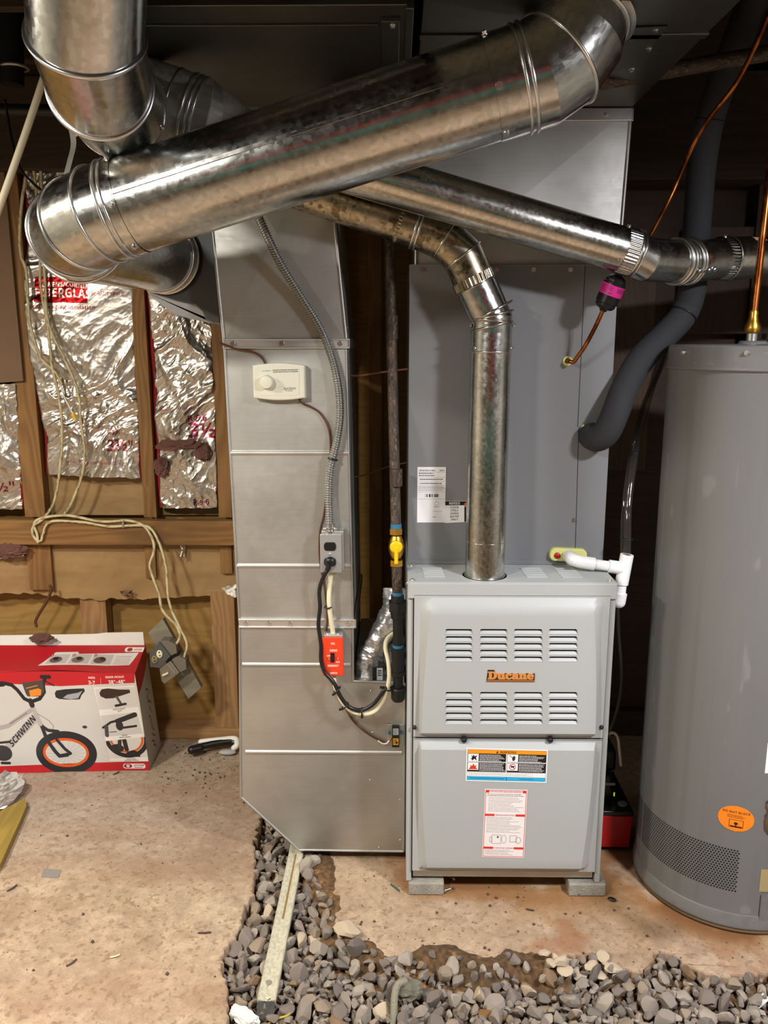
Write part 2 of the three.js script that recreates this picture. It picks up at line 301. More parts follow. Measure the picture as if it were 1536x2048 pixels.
const slabEdge = jag(px0([[523, 1610], [520, 1638], [508, 1694], [512, 1740], [506, 1789], [493, 1804], [480, 1842], [474, 1872], [446, 1898], [444, 1940], [455, 1962], [456, 2008], [452, 2048]]), .0065, .011);
const eLast = slabEdge[slabEdge.length - 1];
const slabPoly = [[-2.75, -.985], [-.4, -.985], [-.4, -.45], ...slabEdge, [eLast[0] + .02, .62], [eLast[0] - .01, .95], [-.1, 1.0], [1.2, 1.02], [1.22, .95], [2.65, .95], [2.65, 4.45], [-2.75, 4.45]];
const padEdge = jag(px0([[646, 1690], [644, 1713], [641, 1751], [667, 1804], [671, 1842], [676, 1872], [716, 1888], [758, 1900], [795, 1921], [826, 1923], [856, 1913], [897, 1912], [933, 1926], [970, 1936], [1024, 1903], [1078, 1926], [1130, 1915], [1190, 1905], [1244, 1936], [1289, 1944], [1318, 1899], [1347, 1907], [1376, 1932], [1438, 1953], [1496, 1948], [1536, 1944], [1640, 1952]]), .0055, .009);
const padPoly = [[-.2, -.985], [-.2, -.4], ...padEdge, [1.3, .3], [2.65, .3], [2.65, -.985]];
function slab(poly, th) {
  const g = extrude(poly.map(([x, z]) => [x, -z]), th - .012, .006); g.rotateX(-Math.PI / 2); g.translate(0, -th + .006, 0); return concUV(uvBox(g));
}
struct('floor', slab(slabPoly, .1), M.concrete);
struct('floor', slab(padPoly, .1), M.concrete);
const inPoly = (x, z, P) => { let c = false; for (let i = 0, j = P.length - 1; i < P.length; j = i++) { if ((P[i][1] > z) !== (P[j][1] > z) && x < (P[j][0] - P[i][0]) * (z - P[i][1]) / (P[j][1] - P[i][1]) + P[i][0]) c = !c; } return c; };
const dEdge = (x, z, L) => { let b = 9; for (const q of L) b = Math.min(b, Math.hypot(q[0] - x, q[1] - z)); return b; };
const dirtiness = (x, z) => { const d = dEdge(x, z, padEdge); const n = fbm(x * 9 + 20, z * 9 + 20, 512, 3); const span = (x > -.12 && x < .42) || (x < -.05 && z < .2) ? 1 : .35; return sst(.12, .01, d + (n - .5) * .12) * span; };
const soilY = (x, z) => { const d = dirtiness(x, z); return -.05 + .02 * sst(.08, .0, dEdge(x, z, padEdge)) + .03 * (fbm(x * 7 + 40, z * 7 + 40, 512, 4) - .5) + .035 * d + .006 * (vn(x * 60 + 50, z * 60 + 50, 4096) - .5); };
const bed = struct('gravel_bed');
{
  const NX = 150, NZ = 160; const g = sheetQuad(V(-.85, 0, 1.2), V(1.5, 0, 1.2), V(1.5, 0, -.98), V(-.85, 0, -.98), NX, NZ, (u, v, p) => { p.y = soilY(p.x, p.z); });
  const uv = g.attributes.uv; for (let i = 0; i < uv.count; i++) uv.setXY(i, uv.getX(i) * 2, uv.getY(i) * 2);
  part(bed, 'soil', g, std({ roughness: 1, map: tex(512, 512, (u, v) => { const s = fbm(u * 8, v * 8, 8, 5), t = vn(u * 150, v * 150, 150), q = fbm(u * 40, v * 40, 40, 3); let c = mix(H('4a3824'), H('6f5233'), s); c = mix(c, H('9a7140'), .7 * sst(.66, .8, q)); c = c.map((k) => k * (.75 + .5 * t)); return c; }, true) }));
  // broken stones: twelve shapes, six tones
  const shapes = []; for (let k = 0; k < 12; k++) {
    let g0 = new THREE.IcosahedronGeometry(1, 1); g0.deleteAttribute('uv'); g0.deleteAttribute('normal'); g0 = mergeVertices(g0); const p = g0.attributes.position; const planes = [];
    for (let i = 0; i < 9; i++) planes.push([V(rr(-1, 1), rr(-1, 1), rr(-1, 1)).normalize(), rr(.48, .8)]);
    const s = V(rr(.9, 1.25), rr(.5, .8), rr(.75, 1.1));
    for (let i = 0; i < p.count; i++) { const q = V(p.getX(i), p.getY(i), p.getZ(i)).multiplyScalar(rr(.95, 1.08)); for (const [n, d] of planes) { const e = q.dot(n) - d; if (e > 0) q.addScaledVector(n, -e); } q.multiply(s); p.setXYZ(i, q.x, q.y, q.z); }
    g0 = g0.toNonIndexed(); g0.computeVertexNormals(); shapes.push(toCreasedNormals(g0, .35));
  }
  const tones = ['857a6f', '776c63', '8c8277', '6e655d', '8f7f6c', '9b9183'].map(H);
  const stoneTex = tex(128, 128, (u, v) => { const s = fbm(u * 8, v * 8, 8, 4); const k = .8 + .4 * s; return [k, k, k]; }, true);
  const mats = tones.map((c) => std({ color: new THREE.Color().setRGB(...c, THREE.SRGBColorSpace), roughness: .92 }));
  const rust = std({ color: 0x80684e, roughness: .95 }), pale = std({ color: 0xb8a78e, roughness: .95 });
  const cellsz = .06, gridm = new Map(); const key = (x, z) => Math.floor(x / cellsz) + ',' + Math.floor(z / cellsz); const list = [];
  const clash = (x, z, r, lay, f) => { for (let i = -1; i <= 1; i++) for (let j = -1; j <= 1; j++) { const c = gridm.get(key(x + i * cellsz, z + j * cellsz)); if (c) for (const s of c) if (s.lay === lay && Math.hypot(s.x - x, s.z - z) < (s.r + r) * f) return true; } return false; };
  const put = (r0, r1, tries, lay, f) => { for (let t = 0; t < tries; t++) {
    const x = rr(-.62, 1.12), z = rr(-.62, .62), r = rr(r0, r1); if (z < .2 && x > -.1) continue;
    if (inPoly(x, z, slabPoly) || inPoly(x, z, padPoly)) continue; const de = Math.min(dEdge(x, z, slabEdge), dEdge(x, z, padEdge)); if (de < r * .75) continue;
    const d = dirtiness(x, z); if (rnd() < d * (lay ? 1.15 : .8)) continue; if (x > .95 && z < .3) continue;
    if (clash(x, z, r, lay, f)) continue; const s = { x, z, r, lay, d }; list.push(s); const k = key(x, z); if (!gridm.has(k)) gridm.set(k, []); gridm.get(k).push(s); } };
  put(.014, .022, 12000, 0, .74); put(.008, .013, 18000, 0, .7); put(.0135, .0225, 5500, 1, .93); put(.0065, .012, 9000, 1, .8);
  const pos = V(), q = new THREE.Quaternion(), sc = V();
  for (const s of list) { s.y = soilY(s.x, s.z) + (s.lay ? .026 : .006) + s.r * .25 - (s.d > .3 ? .004 : 0); s.q = new THREE.Quaternion().setFromEuler(new THREE.Euler(rr(0, 6.28), rr(0, 6.28), rr(0, 6.28))); s.k = Math.floor(rr(0, 12)); s.t = Math.floor(rr(0, 6)); s.sc = s.r * rr(1.05, 1.3);
    const e = V(s.x, s.y, s.z).project(camera); s.in = Math.abs(e.x) < 1 && Math.abs(e.y) < 1; }
  camera.updateMatrixWorld(true); camera.aspect = .75; camera.updateProjectionMatrix();
  for (const s of list) { const e = V(s.x, s.y, s.z).project(camera); s.show = (Math.abs(e.x) < 1 && Math.abs(e.y) < 1 ? 1 : .01) * s.r / V(s.x, s.y, s.z).distanceTo(EYE) * (s.lay ? 1.4 : 1) * (s.z < -.25 ? .1 : 1); }
  list.sort((a, b) => b.show - a.show);
  list.slice(0, 300).forEach((s) => { const m = rnd() < .03 ? rust : rnd() < .03 ? pale : mats[s.t]; const o = part(bed, 'stone', shapes[s.k], m); o.position.set(s.x, s.y, s.z); o.quaternion.copy(s.q); o.scale.setScalar(s.sc); });
  const rest = list.slice(300).map((s) => { const g1 = shapes[s.k].clone(); g1.deleteAttribute('uv'); g1.applyMatrix4(new THREE.Matrix4().compose(pos.set(s.x, s.y, s.z), s.q, sc.setScalar(s.sc))); const c = new THREE.Color().setRGB(...(rnd() < .03 ? H('80684e') : tones[s.t]), THREE.SRGBColorSpace); const a = new Float32Array(g1.attributes.position.count * 3); for (let i = 0; i < a.length; i += 3) { a[i] = c.r; a[i + 1] = c.g; a[i + 2] = c.b; } g1.setAttribute('color', new THREE.BufferAttribute(a, 3)); return g1; });
  const o = part(bed, 'small_stones', mergeGeometries(rest), std({ vertexColors: true, roughness: .93 })); o.userData.kind = 'stuff';

  // lumps of broken concrete along the edge of the pad
  const lump = (px, pyy, r, m, sy = .7) => { const p = py(px, pyy, -.03); const o = solo('concrete_lump', shapes[Math.floor(rr(0, 12))], m, '', 'rubble'); o.position.set(p.x, soilY(p.x, p.z) + (m === pale && r < .03 ? .016 : .012) + r * .3, p.z); o.scale.set(r, r * sy, r); o.rotation.y = rr(0, 6); return o; };
  const l1 = lump(694, 1893, .032, pale); l1.userData.label = 'pale broken concrete lump beside the left end of the ragged pad edge'; l1.userData.category = 'rubble';
  [[1110, 1950], [1140, 1945], [1160, 1962], [1185, 1950], [1205, 1940], [1090, 1945], [1128, 1968], [1225, 1960], [1175, 1972], [1100, 1962], [1150, 1955], [1195, 1962], [1120, 1957], [1212, 1952]].forEach(([x, y]) => { const o = lump(x, y, rr(.014, .024), pale); o.userData.label = 'small pale concrete crumb in the broken patch under the pad edge'; o.userData.group = 'crumbled concrete under the pad edge'; });
}
// ------------------------------------------------------------------ walls, ceiling
struct('wall_left', box(-2.8, -2.7, -.12, 2.56, -1.05, 4.5, 0), M.block);
struct('wall_right', box(2.6, 2.7, -.12, 2.56, -1.05, 4.5, 0), M.block);
struct('wall_front', box(-2.8, 2.7, -.12, 2.56, 4.4, 4.5, 0), M.block);
struct('ground', box(-2.8, 2.7, -.2, -.1, -1.05, 4.5, 0), M.block);
const ceil = struct('ceiling');
part(ceil, 'subfloor', box(-2.8, 2.7, 2.53, 2.56, -1.05, 4.5, 0), M.joist);
for (let z = -.7; z < 4.4; z += .406) part(ceil, 'joist', grain(box(-2.7, 2.6, 2.3, 2.53, z - .019, z + .019, .002), 'x'), M.joist);
const wall = struct('wall_back');
const ZS = -.885;                                                     // face of the studs
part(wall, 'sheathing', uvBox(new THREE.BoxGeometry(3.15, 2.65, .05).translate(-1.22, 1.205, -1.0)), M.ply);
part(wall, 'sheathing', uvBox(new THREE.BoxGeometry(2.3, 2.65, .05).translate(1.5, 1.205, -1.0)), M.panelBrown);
const studAt = (pxl, pxr, pyy, y0, y1, m = M.pine, zf = ZS, d = .089) => { const a = pz(pxl, pyy, zf).x, b = pz(pxr, pyy, zf).x; return part(wall, 'stud', grain(box(a, b, y0, y1, zf - d, zf, .002), 'y'), m); };
const yb = (p, z = ZS) => pz(200, p, z).y;
studAt(38, 80, 900, yb(1035), 2.3); studAt(280, 306, 900, yb(1035), 2.3); studAt(432, 459, 900, yb(1035), 2.3);
studAt(738, 764, 900, 0, 2.3); studAt(640, 668, 900, 0, 2.3); studAt(1000, 1028, 900, 0, 2.3); studAt(1500, 1530, 600, 0, 2.3, M.joist);
studAt(-130, -95, 900, 0, 2.3);
studAt(54, 102, 1120, yb(1180), .765, M.pine, ZS + .004, .03); studAt(290, 311, 1120, yb(1156), .765, M.pine, ZS + .004, .03); studAt(440, 464, 1120, yb(1146), .765, M.pine, ZS + .004, .03);
studAt(163, 214, 1250, .04, yb(1186), M.pineLight, ZS - .02, .06); studAt(425, 472, 1300, .04, yb(1186), M.pineLight, ZS - .012, .06);
part(wall, 'rail', grain(box(-2.7, -.42, .764, .853, ZS + .001, ZS + .039, .003), 'x'), M.pine);
part(wall, 'bottom_plate', grain(box(-2.7, -.2, 0.0005, .04, ZS - .089, ZS + .004, .003), 'x'), M.pineLight);
part(wall, 'plank', grain(box(.6, 2.6, 0.0005, .1, -.974, -.93, .003), 'x'), M.joist);
part(wall, 'panel', grain(box(.62, .9, 1.02, 1.72, -.974, -.955, .003), 'y'), M.panelMid);
part(wall, 'panel', grain(box(.98, 1.3, 1.5, 1.85, -.974, -.9, .003), 'y'), M.panelBrown);
part(wall, 'beam', grain(box(-2.7, -.55, 2.02, 2.3, -.97, ZS + .06, .004), 'x'), M.joist);
part(wall, 'beam', grain(box(.62, 2.6, 1.98, 2.3, -.97, -.8, .004), 'x'), M.joist);

// kraft paper sheet tacked below the rail, with a torn lower edge
const paperSheet = (name, label, corners, z, m, nu, nv, edge, cat = 'paper') => { const [a, b, c, d] = corners.map(([x, y]) => pz(x, y, z)); return solo(name, sheetQuad(a, b, c, d, nu, nv, edge), m, label, cat); };
{
  paperSheet('kraft_paper', 'brown kraft paper strip with torn lower edge stapled below the horizontal rail', [[-60, 1190], [476, 1199], [476, 1075], [-60, 1075]], ZS - .012, M.kraft, 160, 14, (u, v, p) => { p.z += .012 * Math.sin(u * 19) * (1 - v) * .5 + .006 * (fbm(u * 30, v * 5, 512, 3) - .5); if (v < .01) p.y += .016 * (fbm(u * 40 + 3, 2, 512, 4) - .5) + .008 * Math.sin(u * 9); });
  const hole = pz(390, 1122, ZS - .002); const hg = new THREE.CircleGeometry(.05, 24); hg.scale(1.05, .75, 1); hg.translate(hole.x, hole.y, hole.z);
  paperSheet('kraft_paper', 'light brown board between two studs under the large foil batt', [[78, 1030], [292, 1030], [284, 948], [82, 945]], ZS - .05, M.kraft, 8, 8);
  paperSheet('kraft_paper', 'brown paper behind the small torn foil batt above the rail', [[300, 1030], [446, 1030], [440, 560], [285, 560]], ZS - .07, M.kraft, 8, 8);
}
// hardboard sheet on the left studs
{ const a = pz(-90, 772, ZS + .01), b = pz(48, 762, ZS + .01), c = pz(4, 285, ZS + .01), d = pz(-130, 285, ZS + .01);
  const g = extrude([[a.x, a.y], [b.x, b.y], [c.x, c.y], [d.x, d.y]], .012, .001); g.translate(0, 0, ZS + .003); solo('hardboard_sheet', uvBox(g), M.board, 'brown hardboard sheet fixed over the studs at the left edge above the rail', 'board'); }

// ------------------------------------------------------------------ insulation
const ridge = (x, y) => { let s = 0, a = 1; for (let i = 0; i < 4; i++) { const r = 1 - Math.abs(2 * vn(x, y, 1 << 18) - 1); s += a * r * r; x = x * 1.9 + 11; y = y * 1.9 + 7; a *= .5; } return s; };
function foilTex(w, h, draw) { return canvasTex(w, h, (x) => { x.fillStyle = '#f2efea'; x.fillRect(0, 0, w, h); draw(x, w, h); }); }
function batt(label, quad, z, n, ph, t, leftEdge) {
  const [a, b, c, d] = quad.map(([x, y]) => pz(x, y, z)); const th = thing('insulation_batt', label, 'insulation');
  const W = a.distanceTo(b), Hh = a.distanceTo(d);
  const f = (u, v, p) => {
    const X = u * W * 9 + ph, Y = v * Hh * 9 + ph; const e = Math.min(u, 1 - u) * 2;
    const wx = X + 1.6 * (vn(X * .5 + 9, Y * .5 + 4, 1 << 16) - .5), wy = Y + 1.6 * (vn(X * .5 + 40, Y * .5 + 21, 1 << 16) - .5), calm = ph < 5 ? 1 - .75 * sst(.42, .5, v) * sst(.64, .56, v) * sst(.1, .2, u) : 1;
    p.z += calm * (.017 * (ridge(wx * .5 + wy * .32 + 7, wy * .34 - wx * .3 + 90) - .8) + .008 * (ridge(wx * .9 - wy * .8 + 60, wy * .5 + wx * .35 + 3) - .8) + .0035 * (ridge(wx * 1.9 + 3, wy * 1.5 - wx * .7 + 70) - .8)) + .0006 * (ridge(X * 5 + 3, Y * 5.9) - .8) + .012 * Math.sqrt(e) + .012 * (vn(X * .35, Y * .3, 1 << 16) - .5);
    if (leftEdge) leftEdge(u, v, p); p.y += .006 * (vn(u * 14 + ph, v * 40, 1 << 16) - .5); p.x += .005 * (vn(u * 9, v * 22 + ph, 1 << 16) - .5);
  };
  part(th, 'foil_facing', sheetQuad(a, b, c, d, Math.round(W * n), Math.round(Hh * n), f), std({ color: 0xcac6c0, metalness: .96, roughness: .33, map: t }));
  for (const s of [0, 1]) {                                             // red kraft flange down each side
    const lo = s ? b : a, hi = s ? c : d; const k = s ? 1 : -1; const w = .012;
    part(th, 'side_flange', sheetQuad(lo.clone().add(V(-.004 * k, 0, -.003)), lo.clone().add(V(w * k, 0, -.02)), hi.clone().add(V(w * k, 0, -.02)), hi.clone().add(V(-.004 * k, 0, -.003)), 2, 40, (u, v, p) => { p.x += .006 * (vn(v * 13 + ph, s * 5, 1 << 16) - .5); p.z += .008 * (vn(v * 9 + ph, 3, 1 << 16) - .3); if (leftEdge && !s) leftEdge(0, v, p); }), M.redKraft);
  }
  return th;
}
const sx = (W, n) => Math.round(W * n);
{
  const b2 = [[98, 948], [281, 956], [252, 238], [42, 238]];
  const t2 = foilTex(512, 1536, (x, w, h) => {
    const X = (px, pyy) => { const v = (pyy - 238) / 714; const l = 42 + 56 * v, r = 252 + 29 * v; return [(px - l) / (r - l) * w, v * h]; };
    const R = (x0, y0, x1, y1, c) => { const [a, b] = X(x0, y0), [d, e] = X(x1, y1); x.fillStyle = c; x.fillRect(a, b, d - a, e - b); };
    R(84, 541, 185, 591, '#a51d24'); x.textAlign = 'left'; x.textBaseline = 'middle';
    const T = (s, px, pyy, size, c, f = 'bold') => { const [a, b] = X(px, pyy); x.fillStyle = c; x.font = f + ' ' + size + 'px sans-serif'; x.fillText(s, a, b); };
    T('OWENS/CORNING', 98, 556, 29, '#e9dfd6'); T('FIBERGLAS', 86, 572, 52, '#e9dfd6'); T('rld’s leading insulation', 86, 600, 27, '#8c3436', 'bold'); T('for attic space', 186, 570, 24, '#b8788a');
    T('R-9.6', 216, 856, 30, '#c0607a'); T('3½"', 216, 884, 76, '#c0506c'); T('INSTALL THIS SIDE TOWARD LIVING SPACE', 128, 846, 11, '#c88a92'); T('INSTALL THIS SIDE TOWARD LIVING SPACE', 132, 922, 16, '#c88a92');
  });
  const st = 430;
  batt('large crinkled foil-faced insulation batt with a red name block near its top', b2, ZS - .004, st, 3.1, t2, (u, v, p) => { p.x -= (1 - u) * .035 * Math.sin(Math.min(1, Math.max(0, (v - .12) / .6)) * 3.14); });
  const b3 = [[322, 1016], [436, 1014], [418, 470], [292, 470]];
  const t3 = foilTex(256, 1024, (x, w, h) => { x.textBaseline = 'middle'; x.fillStyle = '#b8406a'; const Y = (p) => (p - 470) / 545 * h; x.font = 'bold 34px sans-serif'; x.fillText('R-9.6', 140, Y(828)); x.font = 'bold 84px sans-serif'; x.fillText('3½"', 140, Y(854)); x.font = '12px sans-serif'; x.fillText('INSTALL THIS SIDE TOWARD', 20, Y(808)); x.font = 'bold 30px sans-serif'; x.fillText('R-9.6', 150, Y(1003)); });
  batt('narrow crinkled foil batt with torn pink wool below the pink lettering, beside the sheet-metal duct', b3, ZS - .004, st, 17.7, t3);
  const t1 = foilTex(256, 512, (x, w, h) => { x.fillStyle = '#b04a5c'; x.font = 'bold 60px sans-serif'; x.fillText('3½"', 120, h * .86); });
  batt('crinkled foil batt at the left edge below the hardboard sheet', [[-80, 1018], [45, 1018], [34, 768], [-110, 768]], ZS - .004, st, 29.3, t1);
  batt('short foil batt end hanging behind the rail at the left edge', [[-60, 1120], [50, 1112], [48, 1080], [-60, 1080]], ZS - .004, st, 41.3, null);
}
function tuft(px, pyy, z, sx2, sy2, label) {                                     // torn mineral wool
  const p = pz(px, pyy, z); const g = new THREE.IcosahedronGeometry(1, 14); const q = g.attributes.position; for (let i = 0; i < q.count; i++) { const x = q.getX(i), y = q.getY(i), w = q.getZ(i); const k = .42 + .5 * vn(x * 2.1 + px, y * 2.1 + w * 1.7 + 40, 1 << 16) + .3 * ridge(x * 2.6 + px, y * 2.6 + w * 2.1 + 9) * .6 + .3 * (vn(x * 9 + px, y * 9 + w * 7 + 70, 1 << 16) - .4); q.setXYZ(i, x * k * sx2, y * k * sy2, w * k * .02); } g.computeVertexNormals(); g.translate(p.x, p.y, p.z);
  return solo('wool_tuft', g, M.fluff, label, 'insulation wool');
}
tuft(362, 890, ZS + .012, .085, .022, 'torn brownish pink wool across the tear in the narrow foil batt'); tuft(322, 935, ZS + .012, .026, .04, 'hanging pink wool at the left of the tear in the narrow foil batt');
tuft(20, 1100, ZS + .03, .07, .03, 'pink wool sticking out below the rail at the left edge'); tuft(83, 1276, -.8, .045, .016, 'pinkish brown wool resting on top of the red carton');
{ // torn bits round the kraft paper
  const torn = (name, x, y, w, h, m, label, cat, zz) => { const c = pz(x, y, zz); solo(name, sheetQuad(V(-w, -h, 0), V(w, -h, 0), V(w, h, 0), V(-w, h, 0), 16, 12, (u, v, p) => { const r = .6 + .7 * vn(u * 3 + x, v * 3 + y, 512); p.x *= r; p.y *= r; p.z += .014 * (ridge(u * 2 + x, v * 2) - .6); p.x += c.x; p.y += c.y; p.z += c.z; }), m, label, cat); };
  torn('torn_paper', 461, 1180, .026, .022, M.white, 'white torn paper patch on the kraft strip beside the tall duct', 'paper', ZS + .008);
  torn('foil_sliver', 366, 1102, .008, .03, M.foil, 'thin silver foil sliver hanging below the rail right of the loose cables', 'foil', ZS + .008);
  torn('torn_paper', 254, 1186, .02, .01, M.board, 'small torn brown flap at the lower edge of the kraft strip', 'paper', ZS + .004);
  solo('bent_hook', wire([[100, 1172], [102, 1182], [92, 1205], [78, 1228], [71, 1243], [73, 1252]].map(([x, y]) => pz(x, y, ZS + .03)), .0055, 40, 8), M.brownWire, 'brown bent hook hanging from the kraft strip above the red carton', 'hook');
}
tuft(408, 905, ZS + .012, .03, .03, 'torn pink wool beside the red flange of the narrow foil batt');

// ------------------------------------------------------------------ furnace
const fx0 = .034, fx1 = .558, fyb = .045, fyt = .883;
const FZ = (x, y) => pz(x, y, 0);
function sticker(parent, name, quad, z, t, label, th = .0006) {              // printed label as a thin plate on a z-plane
  const [a, b, c, d] = quad; const g = sheetQuad(V(a.x, a.y, z), V(b.x, b.y, z), V(c.x, c.y, z), V(d.x, d.y, z), 1, 1); const back = sheetQuad(V(a.x, a.y, z - th), V(d.x, d.y, z - th), V(c.x, c.y, z - th), V(b.x, b.y, z - th), 1, 1);
  return part(parent, name, mergeGeometries([g, back]), std({ map: t, roughness: .4 }), label);
}
const lines = (x, x0, y0, x1, n, dy, hh, c, jitter = .35) => { x.fillStyle = c; for (let i = 0; i < n; i++) { let q = x0; const end = x1 - (x1 - x0) * jitter * rnd(); while (q < end) { const w = 4 + rnd() * 22; x.fillRect(q, y0 + i * dy, Math.min(w, end - q), hh); q += w + 3; } } };
{
  const f = thing('furnace', 'grey upright gas furnace with two louvred bulged doors standing on two concrete blocks', 'furnace');
  // cabinet: side panels, back, bottom; front flanges returned inward
  const side = (xa, xb) => box(xa, xb, fyb - .006, fyt - .004, -.73, .004, .0012);
  part(f, 'side_panel', side(fx0, fx0 + .0135), M.furnace); part(f, 'side_panel', side(fx1 - .0135, fx1), M.furnace);
  part(f, 'back_panel', box(fx0 + .016, fx1 - .016, fyb, fyt - .01, -.73, -.725, 0), M.furnace);
  part(f, 'base_rail', box(fx0 + .018, fx1 - .018, fyb + .002, fyb + .026, -.7, -.004, .001), M.galvFlat);
  part(f, 'inner_casing', box(fx0 + .017, fx1 - .017, fyb + .03, fyt - .042, -.7, -.022, 0), M.dark);
  // top cover with front lip, flue opening and louvre slots
  const flueC = py(969, 1150, fyt);
  const tp = extrude([[fx0, .005], [fx1, .005], [fx1, -.73], [fx0, -.73]].map(([x, z]) => [x, -z]), .003, .0008, [Array.from({ length: 40 }, (_, i) => [flueC.x + .0575 * Math.cos(i / 40 * 6.2832), -flueC.z + .0575 * Math.sin(i / 40 * 6.2832)])]);
  tp.rotateX(-Math.PI / 2); tp.translate(0, fyt - .003, 0);
  const lipg = extrude([[fx0, fyt - .041], [fx1, fyt - .041], [fx1, fyt - .0005], [fx0, fyt - .0005]], .008, .002); lipg.translate(0, 0, .001);
  const top = part(f, 'top_cover', mergeGeometries([uvBox(tp), uvBox(lipg)]), M.furnace);
  const slotGeo = (() => { const g = extrude([[-.027, 0], [.027, 0], [.024, .0045], [-.027, .0045]], .0022, .0008); g.rotateX(-Math.PI / 2 + .35); return uvBox(g); })();
  for (const [xc, row] of [[.1, 0], [.362, 0], [.452, 0]]) for (let k = 0; k < 5; k++) { const s = part(top, 'louver', slotGeo, M.furnace); s.position.set(xc + .001 * k, fyt + .0005, -.118 + .0205 * k); }
  screw(f, V(fx0 + .012, fyt, -.012), UP); screw(f, V(fx0 + .012, fyt, -.148), UP); screw(f, V(fx1 - .012, fyt, -.014), UP);
  screw(f, V(fx0 + .0, .865, -.05), V(-1, 0, 0));
  // bulged doors: flat rim, bowed face, holes for the louvres
  const door = (name, yT, yB, inset, holes, rect, hz) => {
    const xL = fx0 + .0158, xR = fx1 - .0158; const yo1 = yT - .006, yo0 = yB + .006, xo0 = xL + .015, xo1 = xR - .018;
    const rows = []; const nR = 26; for (let i = 0; i <= nR; i++) rows.push(yo0 + (yo1 - yo0) * i / nR); if (rect) { rows.push(rect[1], rect[3]); rows.sort((a, b) => a - b); }
    const ys = [yB, ...rows, yT]; const pos = [], idx = []; const H0 = .012, HB = hz;
    const colsAt = (y) => {
      const t = Math.max(0, Math.min(1, (y - yo0) / (yo1 - yo0))); const e = inset(t); const xi0 = xo0 + e, xi1 = xo1 - e;
      const tb = .012, top2 = name === 'upper_door' ? .03 : .012, bot2 = name === 'upper_door' ? .008 : .016;                // how far the top and bottom bevels reach
      const q = Math.max(0, Math.min(1, (yo1 - y) / top2, (y - yo0) / bot2)); const k = y <= yo0 || y >= yo1 ? 0 : q;
      return { xs: [xL, xL + .0005, xo0, xo0 + e * .5, xi0, rect ? rect[0] : xi0 * .67 + xi1 * .33, rect ? rect[2] : xi0 * .33 + xi1 * .67, xi1, xo1 - e * .5, xo1, xR - .0005, xR], zs: [0, H0, H0, H0 + (HB - H0) * .55 * k, H0 + (HB - H0) * k, H0 + (HB - H0) * k, H0 + (HB - H0) * k, H0 + (HB - H0) * k, H0 + (HB - H0) * .55 * k, H0, H0, 0] };
    };
    const N = 12; ys.forEach((y) => { const c = colsAt(y); for (let i = 0; i < N; i++) pos.push(c.xs[i], y, c.zs[i]); });
    for (let j = 0; j < ys.length - 1; j++) for (let i = 0; i < N - 1; i++) { if (rect && i === 5 && ys[j] >= rect[1] - 1e-6 && ys[j + 1] <= rect[3] + 1e-6) continue; const k = j * N + i; idx.push(k, k + 1, k + N + 1, k, k + N + 1, k + N); }
    let g = new THREE.BufferGeometry(); g.setAttribute('position', new THREE.Float32BufferAttribute(pos, 3)); g.setIndex(idx); g = toCreasedNormals(g, .5); g = uvBox(g);
    const list = [g, uvBox(box(xL, xR, yT - .001, yT, -.012, H0, 0)), uvBox(box(xL, xR, yB, yB + .001, -.012, H0, 0))];
    if (rect) { const s = extrude([[rect[0], rect[1]], [rect[2], rect[1]], [rect[2], rect[3]], [rect[0], rect[3]]], .0012, 0, holes); s.translate(0, 0, HB - .0012); list.push(uvBox(s)); }
    return part(f, name, mergeGeometries(list.map((q) => { const w = q.index ? q.toNonIndexed() : q; return w; })), M.furnace);
  };
  const hz = .03;
  const colX = [[889, 946], [958, 1016], [1026, 1086], [1096, 1156]], rowsA = [1258, 1272.5, 1286, 1299.5, 1313], rowsB = [1384, 1398, 1411.5, 1425, 1438.5];
  const holes = [], lv = [];
  for (const R of [rowsA, rowsB]) for (const y of R) for (const [xa, xb] of colX) {
    const a = pz(xa, y, hz), b = pz(xb, y + 11, hz); const x0 = a.x, x1 = b.x, y1 = a.y, y0 = b.y; lv.push([x0, x1, y0, y1]);
    holes.push([[x0, y0], [x1, y0], [x1 - .003, y1 - .002], [x1 - .006, y1], [x0 + .006, y1], [x0 + .003, y1 - .002]]);
  }
  const r0 = pz(876, 1457, hz), r1 = pz(1172, 1246, hz);
  const yU1 = FZ(1000, 1188).y, yU0 = FZ(1000, 1471).y, yL1 = FZ(1000, 1475).y, yL0 = FZ(1000, 1737).y;
  const ud = door('upper_door', yU1, yU0, (t) => .006 + .024 * Math.pow(t, 1.8), holes, [r0.x, r0.y, r1.x, r1.y], hz);
  const w0 = lv[0][1] - lv[0][0]; const bladeG = uvBox(extrude([[-w0 / 2, 0], [w0 / 2, 0], [w0 / 2 - .002, .0095], [-w0 / 2 + .002, .0095]], .0008, .0002)); bladeG.rotateX(-.62);
  for (const [x0, x1, y0] of lv) { const o = part(ud, 'louver', bladeG, M.furnace); o.position.set((x0 + x1) / 2, y0 + .0002, hz - .0012); o.scale.x = (x1 - x0) / w0; }
  part(ud, 'backing', box(r0.x - .003, r1.x + .003, r0.y, r1.y, .0005, .002, 0), M.dark);
  // raised name badge
  const bq = [pz(974, 1363, hz), pz(1068, 1363, hz), pz(1068, 1340, hz), pz(974, 1340, hz)];
